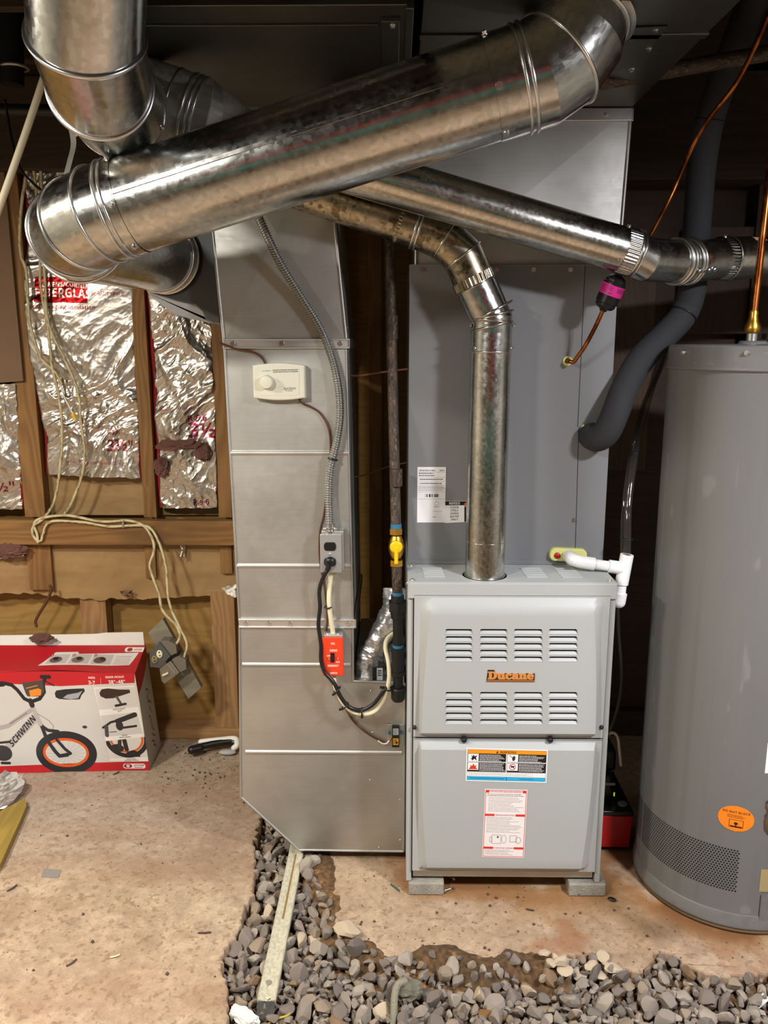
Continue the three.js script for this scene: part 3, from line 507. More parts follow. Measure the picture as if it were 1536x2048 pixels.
  const bt = canvasTex(512, 128, (x, w, h) => { x.fillStyle = '#2a1d16'; x.fillRect(0, 0, w, h); x.fillStyle = '#c07a3a'; x.fillRect(0, 108, w, 6); x.fillRect(0, 118, w, 6); x.font = '900 100px serif'; x.textBaseline = 'alphabetic'; x.lineJoin = 'round'; x.strokeStyle = '#2a1d16'; x.fillStyle = '#cf8a45'; const m = x.measureText('Ducane').width; x.save(); x.translate(8, 96); x.scale(498 / m, 1.06); x.lineWidth = 7; x.strokeStyle = '#cf8a45'; x.strokeText('Ducane', 0, 0); x.fillText('Ducane', 0, 0); x.restore(); });
  const bg = extrude([[bq[0].x - .002, bq[0].y], [bq[1].x + .001, bq[0].y], [bq[1].x + .001, bq[2].y - .009], [bq[0].x + .021, bq[2].y - .009], [bq[0].x + .017, bq[2].y], [bq[0].x + .001, bq[2].y], [bq[0].x + .001, bq[2].y - .006]], .0015, .0004); bg.translate(0, 0, hz);
  { const uv = bg.attributes.uv, p = bg.attributes.position; for (let i = 0; i < uv.count; i++) uv.setXY(i, (p.getX(i) - bq[0].x) / (bq[1].x - bq[0].x), (p.getY(i) - bq[0].y) / (bq[2].y - bq[0].y)); }
  part(ud, 'badge', bg, std({ map: bt, roughness: .4 }), 'orange and black name badge');
  const ld = door('lower_door', yL1, yL0, (t) => .006 + .02 * Math.pow(1 - t, 2.0), [], null, hz);
  // knobs and screws between the doors
  for (const x of [927, 1098]) { const p = FZ(x, 1471); const g = lathe([[0, .012], [.006, .0115], [.0075, .008], [.0075, 0]], 18); part(f, 'door_knob', orient(g, V(p.x, p.y - .001, .013), V(0, -.5, 1)), M.black); }
  for (const x of [826, 1203]) { const p = FZ(x, 1450); const g = lathe([[0, .006], [.004, .005], [.0058, .001], [.0058, 0]], 14); part(f, 'door_screw', orient(g, V(p.x + (x > 1000 ? -.003 : .003), p.y, .012), V(0, 0, 1)), M.ironBlack); }
  // printed labels
  const zL = hz + .0009; const pq = (l) => l.map(([x, y]) => pz(x, y, zL));
  sticker(ld, 'warning_label', pq([[931, 1562], [1093, 1566], [1096, 1500], [933, 1496]]), zL, canvasTex(820, 340, (x, w, h) => {
    x.fillStyle = '#f3f4f4'; x.fillRect(0, 0, w, h); x.fillStyle = '#1a1a1c'; x.fillRect(12, 12, w - 24, h - 24); x.fillStyle = '#f59b1d'; x.fillRect(14, 14, w - 28, 38); x.fillStyle = '#2b1b08'; x.font = 'bold 34px sans-serif'; x.textAlign = 'center'; x.textBaseline = 'middle'; x.fillText('⚠ WARNING', w / 2, 34); x.beginPath(); x.moveTo(300, 47); x.lineTo(312, 21); x.lineTo(324, 47); x.fill();
    x.fillStyle = '#f3f4f4'; x.fillRect(14, 240, w - 28, 48); x.fillRect(14, 134, w - 28, 8); x.fillRect(402, 52, 10, 190);
    for (const [a, b] of [[18, 56], [416, 56], [18, 146], [416, 146]]) { x.fillStyle = '#f6f6f6'; x.fillRect(a, b, 108, 76); if (b < 100) lines(x, a + 118, b + 8, a + 382, 6, 12, 5, '#e8e8e8'); else lines(x, a + 118, b + 6, a + 382, 7, 12, 5, '#e8e8e8', .15); }
    x.fillStyle = '#15161a'; x.beginPath(); [[40, 124], [60, 92], [48, 66], [66, 84], [74, 62], [84, 84], [112, 70], [98, 96], [108, 126], [82, 108], [64, 126], [54, 110]].forEach(([a, b], i) => (i ? x.lineTo(a, b) : x.moveTo(a, b))); x.fill();
    x.fillStyle = '#e03a25'; x.beginPath(); [[28, 216], [46, 190], [44, 168], [60, 184], [76, 156], [88, 182], [104, 170], [100, 196], [118, 216]].forEach(([a, b], i) => (i ? x.lineTo(a, b) : x.moveTo(a, b))); x.fill();
    x.fillStyle = '#2f3a2f'; x.beginPath(); x.ellipse(480, 96, 16, 26, .2, 0, 7); x.fill(); x.strokeStyle = '#222'; x.lineWidth = 5; x.beginPath(); x.moveTo(436, 66); x.lineTo(470, 92); x.stroke();
    x.strokeStyle = '#b51f24'; x.lineWidth = 6; x.beginPath(); x.arc(470, 184, 30, 0, 7); x.stroke(); x.fillStyle = '#222'; x.fillRect(452, 172, 36, 18); x.beginPath(); x.moveTo(450, 164); x.lineTo(492, 204); x.stroke();
    lines(x, 22, 248, w - 130, 3, 13, 3, '#8a8a8a', .2); x.fillStyle = '#29b4ea'; x.fillRect(14, 290, w - 28, 36); x.fillStyle = '#14394e'; x.fillRect(410, 290, 6, 36); lines(x, 40, 304, 390, 1, 12, 7, '#1a5f87', 0); lines(x, 540, 304, 690, 1, 12, 7, '#1a5f87', 0); }), 'orange, black and blue warning label');
  sticker(ld, 'operating_label', pq([[964, 1714], [1048, 1716], [1055, 1580], [970, 1578]]), zL, canvasTex(420, 660, (x, w, h) => {
    x.fillStyle = '#f6f1f0'; x.fillRect(0, 0, w, h); x.strokeStyle = '#dd4a40'; x.lineWidth = 6; x.strokeRect(10, 10, w - 20, h - 20); x.fillStyle = '#e23c32';
    for (const y of [12, 236, 556]) { const k = y === 12 ? 36 : 96; x.fillRect(10, y, k, 22); x.fillRect(w - 10 - k, y, k, 22); }
    x.fillStyle = '#a83a36'; x.textAlign = 'center'; x.textBaseline = 'middle'; x.font = 'bold 17px sans-serif'; x.fillText('FOR YOUR SAFETY READ BEFORE OPERATING', w / 2, 24, 310); x.fillText('OPERATING INSTRUCTIONS', w / 2, 248, 190); x.fillText('TO TURN OFF GAS TO APPLIANCE', w / 2, 568, 210);
    lines(x, 26, 44, w - 24, 2, 15, 6, '#7c7674', .1); lines(x, 40, 78, w - 24, 11, 13, 4, '#96908d', .4); lines(x, 30, 268, w - 24, 12, 13, 4, '#96908d', .4); lines(x, 24, 586, w - 90, 5, 11, 4, '#96908d', .3);
    x.strokeStyle = '#4a4a4a'; x.lineWidth = 3; x.strokeRect(90, 440, 90, 84); x.beginPath(); x.ellipse(210, 480, 22, 40, 0, 0, 7); x.stroke(); x.strokeRect(70, 460, 22, 50); x.fillStyle = '#333'; x.fillRect(140, 452, 18, 16); x.strokeRect(270, 446, 66, 60); x.beginPath(); x.ellipse(352, 490, 26, 30, 0, 0, 7); x.stroke(); x.fillStyle = '#e9c9c6'; }), 'white operating label with red headings');
}
for (const [xa, xb, lab] of [[817, 888, 'grey concrete block under the left front corner of the furnace'], [1138, 1212, 'grey concrete block under the right front corner of the furnace']]) {
  const z0 = .0, a = pz(xa, 1770, .008).x, b = pz(xb, 1770, .008).x; const g = new RoundedBoxGeometry(b - a, fyb - .008, .2, 3, .004); const p = g.attributes.position; for (let i = 0; i < p.count; i++) { const k = .0018; p.setXYZ(i, p.getX(i) + k * (vn(p.getY(i) * 300 + 9, p.getZ(i) * 300 + 50, 4096) - .5), p.getY(i), p.getZ(i) + k * (vn(p.getX(i) * 300 + 50, p.getY(i) * 300 + 50, 4096) - .5)); } g.computeVertexNormals(); g.translate((a + b) / 2, (fyb - .008) / 2 + .0005, .008 - .1 + .004);
  solo('concrete_block', uvBox(g), M.block, lab, 'block');
}
// ------------------------------------------------------------------ evaporator coil cabinet
const CZ = -.165; const C = (x, y) => pz(x, y, CZ);
{
  const f = thing('coil_cabinet', 'dark grey evaporator coil cabinet standing on top of the furnace behind the round pipe', 'coil cabinet');
  const x0 = C(818, 700).x, x1 = C(1229, 700).x, y0 = fyt + .0005, y1 = C(1000, 531).y, xs = C(1162, 700).x;
  part(f, 'casing', box(x0 + .001, x1 - .001, y0, y1 - .001, CZ - .53, CZ - .004, .001), M.coil);
  // front panel with stepped right edge, and the narrow strip beside it
  const yA = C(0 + 1150, 732).y, yB2 = C(1150, 855).y, xn = C(1143, 735).x, xl = C(1157, 860).x, xb = C(1150, 1100).x;
  const pan = [[x0, y0], [xb, y0], [xb, y0 + .03], [xl, yB2], [xs, yB2 + .001], [xs, y1], [x0, y1]];
  const g1 = extrude(pan, .003, .001); g1.translate(0, 0, CZ - .004); part(f, 'front_panel', uvBox(g1), M.coil);
  const st = [[xb + .002, y0], [x1, y0], [x1, y1], [xs + .002, y1], [xs + .002, yB2], [xl + .002, yB2 - .002], [xb + .002, y0 + .03]];
  const g2 = extrude(st, .002, .0006); g2.translate(0, 0, CZ - .0042); part(f, 'side_strip', uvBox(g2), M.coil);
  part(f, 'top_flange', box(x0, x1, y1 - .001, y1 + .003, CZ - .53, CZ + .002, .001), M.coil);
  part(f, 'base_flange', box(x0, x1, y0 + .001, y0 + .012, CZ - .003, CZ + .003, .001), M.coil);
  for (const [x, y] of [[844, 539], [993, 539], [1067, 539], [1141, 539], [1148, 1040]]) screw(f, C(x, y).setZ(CZ - .0005), V(0, 0, 1));
  const zL = CZ + .001; const q = (l) => l.map(([x, y]) => pz(x, y, zL));
  sticker(f, 'rating_label', q([[834, 1045], [890, 1045], [892, 934], [835, 934]]), zL, canvasTex(300, 600, (x, w, h) => {
    x.fillStyle = '#e9eaec'; x.fillRect(0, 0, w, h); x.fillStyle = '#77797c'; lines(x, 232, 30, 282, 1, 20, 14, '#8b8d90', 0); lines(x, 14, 30, 190, 1, 20, 14, '#8b8d90', 0); lines(x, 14, 62, 200, 2, 24, 12, '#6e7073', .3); x.strokeStyle = '#9a9c9f'; x.lineWidth = 3; for (const y of [54, 112, 154, 198, 236, 268, 344]) { x.beginPath(); x.moveTo(8, y); x.lineTo(w - 8, y); x.stroke(); } lines(x, 24, 126, 270, 1, 20, 12, '#6e7073', .1); lines(x, 24, 170, 270, 1, 20, 12, '#6e7073', .1); lines(x, 14, 208, 290, 2, 14, 7, '#9a9c9f', .1); lines(x, 14, 246, 290, 1, 14, 7, '#9a9c9f', .1); for (let k = 0; k < 40; k++) { x.fillStyle = rnd() < .6 ? '#333' : '#e9eaec'; x.fillRect(84 + k * 3.6, 290, 3.6, 34); } x.strokeStyle = '#777'; x.beginPath(); x.arc(206, 392, 22, 0, 7); x.stroke(); lines(x, 180, 424, 240, 1, 10, 8, '#888', 0); x.beginPath(); x.moveTo(170, 480); x.lineTo(270, 476); x.stroke(); lines(x, 166, 536, 206, 1, 10, 8, '#888', 0); }), 'white printed rating label');
  sticker(f, 'notice_label', q([[890, 1046], [933, 1044], [933, 1002], [890, 1002]]), zL + .0005, canvasTex(360, 340, (x, w, h) => {
    x.fillStyle = '#e6e7e9'; x.fillRect(0, 0, w, h); x.fillStyle = '#101114'; x.fillRect(4, 4, w - 8, 62); x.fillRect(w - 36, 4, 32, h - 8); x.fillStyle = '#d96a28'; x.fillRect(w - 34, 30, 26, 66); x.fillStyle = '#f1f1f1'; x.textAlign = 'center'; x.textBaseline = 'middle'; x.font = 'bold 50px sans-serif'; x.fillText('NOTICE', 158, 36, 280); x.fillStyle = '#17181a'; x.font = 'bold 46px sans-serif'; ['CLEAN', 'COILS', 'USING', 'WATER', 'ONLY'].forEach((s, i) => x.fillText(s, 158, 96 + i * 48)); }), 'black and white notice label');
  // pale sealing pads and brass stub where the lines leave the coil
  const gp = C(1135, 1108); const gg = extrude(rrect(-.05, -.018, .05, .018, .016), .012, .004); gg.rotateZ(-.04); gg.translate(gp.x, gp.y, CZ); part(f, 'seal_pad', uvBox(gg), M.foamYellow, 'pale yellow foam pad round the drain stub');
  const sp = C(1176, 858); const sg = extrude(rrect(-.018, -.012, .016, .012, .006), .012, .003); sg.translate(sp.x, sp.y, CZ); part(f, 'seal_pad', uvBox(sg), M.foamYellow, 'pale yellow foam pad behind the thick line'); part(f, 'brass_stub', orient(hex(.008, .02), V(sp.x - .004, sp.y + .004, CZ + .014), V(0, 0, 1)), M.brass);
  const rp = C(1112, 1108); part(f, 'plug', orient(lathe([[0, .006], [.008, .005], [.009, 0]], 16), V(rp.x, rp.y, CZ + .014), V(0, 0, 1)), M.redPlastic, 'red plastic plug');
}
// ------------------------------------------------------------------ supply plenum, trunks
const crossBreak = (a, b, c, d, ap) => { const g = new THREE.BufferGeometry(); const P = []; for (const [p, q] of [[a, b], [b, c], [c, d], [d, a]]) P.push(p.x, p.y, p.z, q.x, q.y, q.z, ap.x, ap.y, ap.z); g.setAttribute('position', new THREE.Float32BufferAttribute(P, 3)); g.computeVertexNormals(); return uvBox(g); };
{
  const f = thing('supply_plenum', 'bright galvanized sheet-metal plenum with cross-broken front above the coil cabinet', 'duct');
  const z = CZ - .012; const y0 = C(1000, 529).y, y1 = 2.035; const a = pz(832, 528, z), b = pz(1236, 530, z), c = pz(1261, 229, z), d = pz(835, 229, z); const ap = pz(1041, 397, z).setZ(z + .005);
  a.y = b.y = y0; c.y = d.y = y1;
  part(f, 'front_sheet', crossBreak(a, b, c, d, ap), M.galvFlat);
  const s = (p, q, dz) => sheetQuad(p, q, V(q.x, q.y, z - dz), V(p.x, p.y, z - dz), 1, 1);
  part(f, 'side_sheet', uvBox(s(b, c, .5)), M.galvFlat); part(f, 'side_sheet', uvBox(s(d, a, .5)), M.galvFlat); part(f, 'back_sheet', uvBox(sheetQuad(V(a.x, a.y, z - .5), V(b.x, b.y, z - .5), V(c.x, c.y, z - .5), V(d.x, d.y, z - .5), 1, 1)), M.galvFlat);
  part(f, 'corner_seam', cyl(b.clone().add(V(.001, 0, 0)), c.clone().add(V(.001, 0, 0)), .0045, .0045, 10), M.galvFlat); part(f, 'corner_seam', cyl(a, d, .0045, .0045, 10), M.galvFlat);
  const cl = box(d.x - .002, c.x + .004, y1 - .032, y1 - .001, z - .001, z + .008, .003); const cp = part(f, 'drive_cleat', cl, M.galvBright); screw(f, V(c.x - .06, y1 - .016, z + .008), V(0, 0, 1));
  part(f, 'drive_cleat', box(c.x - .001, c.x + .007, y1 - .032, y1 - .001, z - .5, z + .006, .002), M.galvBright);
  const bt = thing('overhead_duct', 'wide dull sheet-metal duct overhead running forward from the bright plenum', 'duct');
  const x0 = py(842, 60, y1).x, x1 = c.x + .002;
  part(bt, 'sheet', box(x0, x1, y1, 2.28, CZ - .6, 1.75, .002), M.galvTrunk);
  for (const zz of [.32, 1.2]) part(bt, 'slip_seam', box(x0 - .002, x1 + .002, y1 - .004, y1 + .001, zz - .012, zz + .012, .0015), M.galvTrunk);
  // take-off plate round the collar of the diagonal duct
  const pc = py(1215, 60, y1); const q = [py(1165, 148, y1), py(1272, 133, y1), py(1335, 50, y1), py(1165, 55, y1)]; const pg = extrude(q.map((v) => [v.x, -v.z]), .002, .0005); pg.rotateX(-Math.PI / 2); pg.translate(0, y1 - .0035, 0);
  const pl = part(bt, 'takeoff_plate', uvBox(pg), std({ color: 0x5e605a, metalness: 1, roughness: .5 }), 'darker take-off plate');
  for (const [x, y] of [[1264, 134], [1298, 93], [1311, 56]]) screw(bt, py(x, y, y1).setY(y1 - .0035), V(0, -1, 0));
}
const RTY = 2.03;
{
  const f = thing('overhead_duct', 'wide dull sheet-metal duct overhead left of the gap, above the tall duct drop', 'duct');
  const x1 = py(819, 60, RTY).x, z1 = .48;
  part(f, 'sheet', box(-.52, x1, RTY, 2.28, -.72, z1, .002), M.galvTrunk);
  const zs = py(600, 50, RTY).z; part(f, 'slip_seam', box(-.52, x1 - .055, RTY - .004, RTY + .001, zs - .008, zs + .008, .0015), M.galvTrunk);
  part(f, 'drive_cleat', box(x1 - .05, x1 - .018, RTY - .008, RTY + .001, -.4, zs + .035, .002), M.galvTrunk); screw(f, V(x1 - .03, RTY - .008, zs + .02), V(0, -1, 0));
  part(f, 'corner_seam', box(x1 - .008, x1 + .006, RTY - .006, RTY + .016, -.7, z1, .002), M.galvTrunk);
}
// ------------------------------------------------------------------ return drop
const DZ = -.14; const D = (x, y) => pz(x, y, DZ);
{
  const f = thing('return_duct', 'tall galvanized sheet-metal duct drop left of the furnace, with a slanted bottom corner', 'duct');
  const zb = DZ - .5; const yc1 = D(570, 690).y, yc2 = D(590, 1246).y;
  const bl = D(448, 688), br = D(693, 688), tr = D(668, 440), tl = D(427, 480); const k = (p, q, y) => p.clone().add(q.clone().sub(p).multiplyScalar((y - p.y) / (q.y - p.y)));
  const TL = k(bl, tl, RTY), TR = k(br, tr, RTY); bl.y = br.y = yc1 + .008; const ap = D(554, 466).setZ(DZ + .01);
  const tf = part(f, 'transition_front', crossBreak(bl, br, TR, TL, ap), M.galvFlat);
  const sd = (p, q) => uvBox(sheetQuad(p, q, V(q.x, q.y, zb), V(p.x, p.y, zb), 1, 1));
  part(f, 'transition_side', sd(br, TR), M.galvFlat); part(f, 'transition_side', sd(TL, bl), M.galvFlat);
  part(f, 'corner_seam', cyl(br, TR, .004, .004, 10), M.galvFlat); part(f, 'corner_seam', cyl(bl, TL, .004, .004, 10), M.galvFlat);
  // straight run with rolled stiffening beads
  const l1 = D(449, 700).x, r1 = D(692, 700).x, l2 = D(479, 1240).x, r2 = D(706, 1240).x;
  const zf = (Y, beads) => { let d = 0; for (const b of beads) { const t = Math.abs(Y - b) / .006; if (t < 1) d = Math.max(d, .0035 * (1 - t * t)); } return d; };
  const runFront = (pa, pb, pc, pd, beads, n) => sheetQuad(pa, pb, pc, pd, 2, n, (u, v, p) => { p.z += zf(p.y, beads); });
  const b1 = [D(560, 906).y, D(560, 1132).y];
  part(f, 'front_sheet', uvBox(runFront(V(l2, yc2, DZ), V(r2, yc2, DZ), V(r1, yc1, DZ), V(l1, yc1, DZ), b1, 420)), M.galvFlat);
  part(f, 'side_sheet', sd(V(r2, yc2, DZ), V(r1, yc1, DZ)), M.galvFlat); part(f, 'side_sheet', sd(V(l1, yc1, DZ), V(l2, yc2, DZ)), M.galvFlat);
  part(f, 'corner_seam', cyl(V(r2, yc2, DZ), V(r1, yc1, DZ), .0025, .0025, 8), M.galvFlat); part(f, 'corner_seam', cyl(V(l2, yc2, DZ), V(l1, yc1, DZ), .0035, .0035, 8), M.galvFlat);
  // boot with slanted corner, turned into the furnace side
  const O = [[479, 1250], [482, 1594], [598, 1700], [807, 1705], [807, 1366], [706, 1362], [705, 1250]].map(([x, y]) => D(x, y)); O[2].y = Math.max(O[2].y, .012); O[3].y = O[2].y - .002; O[3].x = Math.min(O[3].x, fx0 - .001); O[4].x = O[3].x;
  const rim = .0; const nv = 300; const bb = [D(600, 1330).y, D(600, 1505).y];
  const shp = (poly, dz) => { const s = new THREE.ShapeGeometry(new THREE.Shape(poly.map((p) => new THREE.Vector2(p.x, p.y)))); s.translate(0, 0, dz); return s; };
  part(f, 'boot_front', uvBox(shp(O, DZ)), M.galvFlat);
  for (const [i, y] of bb.entries()) { const xr = (i ? O[3].x : O[6].x) - .006; const g = sheetQuad(V(O[0].x + .004, y - .007, DZ), V(xr, y - .007, DZ), V(xr, y + .007, DZ), V(O[0].x + .004, y + .007, DZ), 1, 12, (u, v, p) => { p.z += .0004 + .0035 * Math.sin(v * Math.PI); }); part(f, 'stiffening_bead', uvBox(g), M.galvFlat); }
  for (let i = 0; i < O.length; i++) { const p = O[i], q = O[(i + 1) % O.length]; if (i === 6) continue; part(f, 'boot_side', sd(p, q), M.galvFlat); part(f, 'edge_seam', cyl(p, q, .0035, .0035, 8), M.galvFlat); }
  // drive cleats over both joints, crushed a little at the ends
  for (const [y, xa, xb, h] of [[D(570, 687).y, bl.x - .003, br.x + .006, .026], [D(590, 1246).y, l2 - .002, r2 + .006, .026]]) {
    const g = mergeGeometries([box(xa, xb, y - h / 2, y + h / 2, DZ - .001, DZ + .0042, .002), box(xa, xb, y + h / 2 - .005, y + h / 2, DZ, DZ + .0075, .0022), box(xa, xb, y - h / 2, y - h / 2 + .005, DZ, DZ + .0075, .0022)]);
    part(f, 'drive_cleat', g, M.galvCleat); for (const u of y > 1 ? [.08, .47, .93] : [.06, .26, .44, .94]) screw(f, V(xa + (xb - xa) * u, y, DZ + .0045), V(0, 0, 1), M.galvBright);
    part(f, 'drive_cleat', box(xb - .004, xb + .003, y - h / 2, y + h / 2, DZ - .45, DZ + .005, .002), M.galvBright);
  }
  for (const [x, y] of [[800, 1600], [800, 1680], [742, 1382], [745, 1465], [758, 1695], [740, 1560]]) { const q = part(f, 'rivet', orient(lathe([[0, .002], [.002, .0016], [.0028, 0]], 10), D(x, y), V(0, 0, 1)), M.screw); }
  screw(f, V(r1 + .0, D(693, 655).y, DZ - .02), V(1, 0, 0)); screw(f, V(r1, D(693, 700).y, DZ - .02), V(1, 0, 0));
  // upper rack that holds the filter, seen in the gap
  part(f, 'filter_rack', box(r2 + .003, fx0 - .002, D(740, 1364).y + .001, D(740, 1364).y + .03, DZ - .45, DZ - .12, .002), M.galvFlat);
}

// ------------------------------------------------------------------ round ducts
{ // diagonal duct: trunk take-off > elbow > long run > elbow > humidifier
  const R = .089; const f = thing('round_duct', 'large shiny diagonal round duct crossing in front, with elbows at both ends', 'duct');
  const rA = at(1005, 173, 1.474), lA = at(242, 417, 1.576); const dir = rA.clone().sub(lA).normalize();
  const cR = at(1132, 131, 1.455);                                             // where the run's axis meets the rising leg
  const topP = at(1156, 30, 1.462); topP.y = 2.034; const hum = pz(331, 514, -.215);
  const cL = lA.clone().sub(dir.clone().multiplyScalar(.145)); const back = hum.clone().setZ(-.09);
  const jr = fillet(lA, cR, topP, .115, 3), jl = fillet(rA, cL, hum, .13, 4);
  const rS = jr[0].clone().sub(dir.clone().multiplyScalar(.062)), lS = jl[0].clone().add(dir.clone().multiplyScalar(.03));
  const m1 = mitrePipe([lS.clone().sub(dir.clone().multiplyScalar(.0)), rS], R - .0015, 64); part(f, 'pipe', m1.geo, M.galvRound);
  const e1 = mitrePipe([rS.clone().sub(dir.clone().multiplyScalar(.004)), ...jr, topP], R, 64); const el1 = part(f, 'elbow', e1.geo, M.galvRound);
  for (const i of [1, 3]) part(el1, 'bead', e1.bead(i, .0035), M.galvBright); part(el1, 'bead', beadAt(jr[0].clone().sub(dir.clone().multiplyScalar(.012)), dir, R + .0005, .0032), M.galvBright);
  { const u = topP.clone().sub(jr[jr.length - 1]).normalize(); const p = jr[jr.length - 1].clone().addScaledVector(u, .012); part(el1, 'bead', beadAt(p, u, R + .001, .004), M.galvBright); part(el1, 'bead', beadAt(p.clone().addScaledVector(u, .016), u, R + .0005, .003), M.galvBright); part(f, 'collar', orient(lathe([[R - .001, 0], [R + .004, 0], [R + .012, .004], [R + .012, .005]], 56), topP.clone().addScaledVector(u, -.006), u), M.galvRound); }
  const e2 = mitrePipe([lS.clone().add(dir.clone().multiplyScalar(.004)), ...jl, hum], R, 64); const el2 = part(f, 'elbow', e2.geo, M.galvRound);
  for (const i of [1, 2, 3, 4, 5]) part(el2, 'bead', e2.bead(i, .0036), M.galvBright); part(el2, 'bead', beadAt(jl[0].clone().addScaledVector(dir, .011), dir, R + .0005, .0028), M.galvBright);
  { const u = hum.clone().sub(jl[jl.length - 1]).normalize(); for (const [k, t, rr2] of [[.012, .004, .002], [.045, .004, .001]]) part(f, 'collar_ring', beadAt(hum.clone().addScaledVector(u, -k), u, R + rr2, t), M.galvBright); }
  // longitudinal lock seam on the run, and the screws at both joints
  const side = V(0, 0, 1).sub(dir.clone().multiplyScalar(dir.z)).normalize(), up2 = side.clone().cross(dir).normalize().multiplyScalar(-1); const upv = up2.y > 0 ? up2 : up2.multiplyScalar(-1);
  const rim = (p, a) => p.clone().add(side.clone().multiplyScalar(Math.cos(a) * R)).add(upv.clone().multiplyScalar(Math.sin(a) * R));
  const sm = box(-.004, .004, 0, lS.distanceTo(rS), -.0008, .0016, .0006); const mat = new THREE.Matrix4().makeBasis(upv.clone().multiplyScalar(1).applyAxisAngle(dir, 0), dir, side); sm.applyMatrix4(new THREE.Matrix4().makeBasis(dir.clone().cross(side).normalize(), dir, side)); const sp = rim(lS, .12); sm.translate(sp.x, sp.y, sp.z);
  part(f, 'lock_seam', sm, M.galvRound);
  for (const a of [1.05, -.2, -1.2]) { const p = rim(rS, a); screw(f, p.clone().addScaledVector(dir, .004), p.clone().sub(rS)); const q = rim(lS, a + .1); screw(f, q.clone().addScaledVector(dir, -.004), q.clone().sub(lS)); }
  // the bypass humidifier that it runs into
  const h = thing('humidifier', 'dark grey humidifier body with pale cover on the left side of the return duct', 'humidifier');
  const HZ = -.215; const P = (l) => l.map(([x, y]) => { const p = pz(x, y, HZ); return [p.x, p.y]; });
  const xr = D(440, 600).x - .004; const pl = P([[300, 440], [420, 410], [440, 480], [440, 646], [425, 645], [412, 638], [404, 622], [392, 610], [352, 601], [322, 592], [292, 575]]).map(([x, y]) => [Math.min(x, xr), y]);
  const pg = extrude(pl, .26, .003); pg.translate(0, 0, HZ - .26); part(h, 'body', uvBox(pg), M.darkPlate);
  const cv = P([[281, 560], [300, 575], [322, 590], [352, 600], [392, 609], [405, 622], [412, 637], [426, 645], [440, 647], [440, 648], [414, 645], [380, 638], [345, 627], [316, 605], [296, 588]]).map(([x, y]) => [Math.min(x, xr), y]);
  const cg = extrude(cv, .25, .002); cg.translate(0, 0, HZ - .256); part(h, 'cover', uvBox(cg), M.greyPlastic, 'pale grey lower cover');
  part(h, 'collar', beadAt(hum.clone().setZ(HZ + .0035), V(0, 0, 1), R + .006, .0035), M.black, 'black rim of the duct opening');
}
{ // vent main: ceiling leg, elbow back, reducer
  const R = .086; const f = thing('round_duct', 'large shiny round duct coming down from the top left corner, bending right', 'duct');
  const a0 = at(176, -190, 1.16), a1 = at(172, 70, 1.27), a2 = at(200, 172, 1.4), a3 = at(236, 222, 1.54);
  const e = mitrePipe([a0, a1, a2, a3], [R, R, R, R * .985], 64); part(f, 'elbow', e.geo, M.galvRound); part(f, 'bead', e.bead(1, .0045), M.galvBright); part(f, 'bead', e.bead(2, .0045), M.galvBright);
  const u = a3.clone().sub(a2).normalize(); part(f, 'lap_edge', beadAt(a3, u, R * .985, .0012), M.galvRound);
  for (const t of [.35, 1.3, 2.6, 4.1]) { const s = V(1, 0, 0).sub(u.clone().multiplyScalar(u.x)).normalize(), w = u.clone().cross(s); const n = s.multiplyScalar(Math.cos(t)).add(w.multiplyScalar(Math.sin(t))); screw(f, a3.clone().addScaledVector(u, -.012).addScaledVector(n, R * .985), n); }
  // inner branch turning right behind the first elbow
  const b1 = at(266, 228, 1.66), b2 = at(305, 206, 1.69), b3 = at(402, 240, 1.7), b4 = at(474, 272, 1.76), b5 = at(522, 287, 1.8);
  const g = mitrePipe([a3.clone().addScaledVector(u, -.02), b1, b2, b3, b3.clone().lerp(b4, .03)], [R * .955, R * .95, R * .93, R * .93, R * .925], 56); part(f, 'branch', g.geo, M.galvDull); part(f, 'bead', g.bead(1, .003), M.galvBright);
  const d2 = b3.clone().sub(b2).normalize(); part(f, 'bead', beadAt(b2.clone().lerp(b3, .45), d2, R * .932, .0022), M.galvRound);
  const rg = mitrePipe([b3.clone().addScaledVector(d2, -.004), b3, b4, b5], [R * .935, R * .935, .06, .054], 56); part(f, 'reducer', rg.geo, std({ color: 0xa9a59b, metalness: .6, roughness: .7, map: M.galvDull.map })); for (const k of [-.012, 0, .01]) part(f, 'crimp_ring', beadAt(b3.clone().addScaledVector(d2, k - .012), d2, R * .94, .003), M.galvBright);
  for (const t of [.3, .9]) { const w = at(425 + t * 40, 205 + t * 16, 1.92); }
  f.userData.end = undefined; delete f.userData.end;
  M._ventEnd = b5;
}
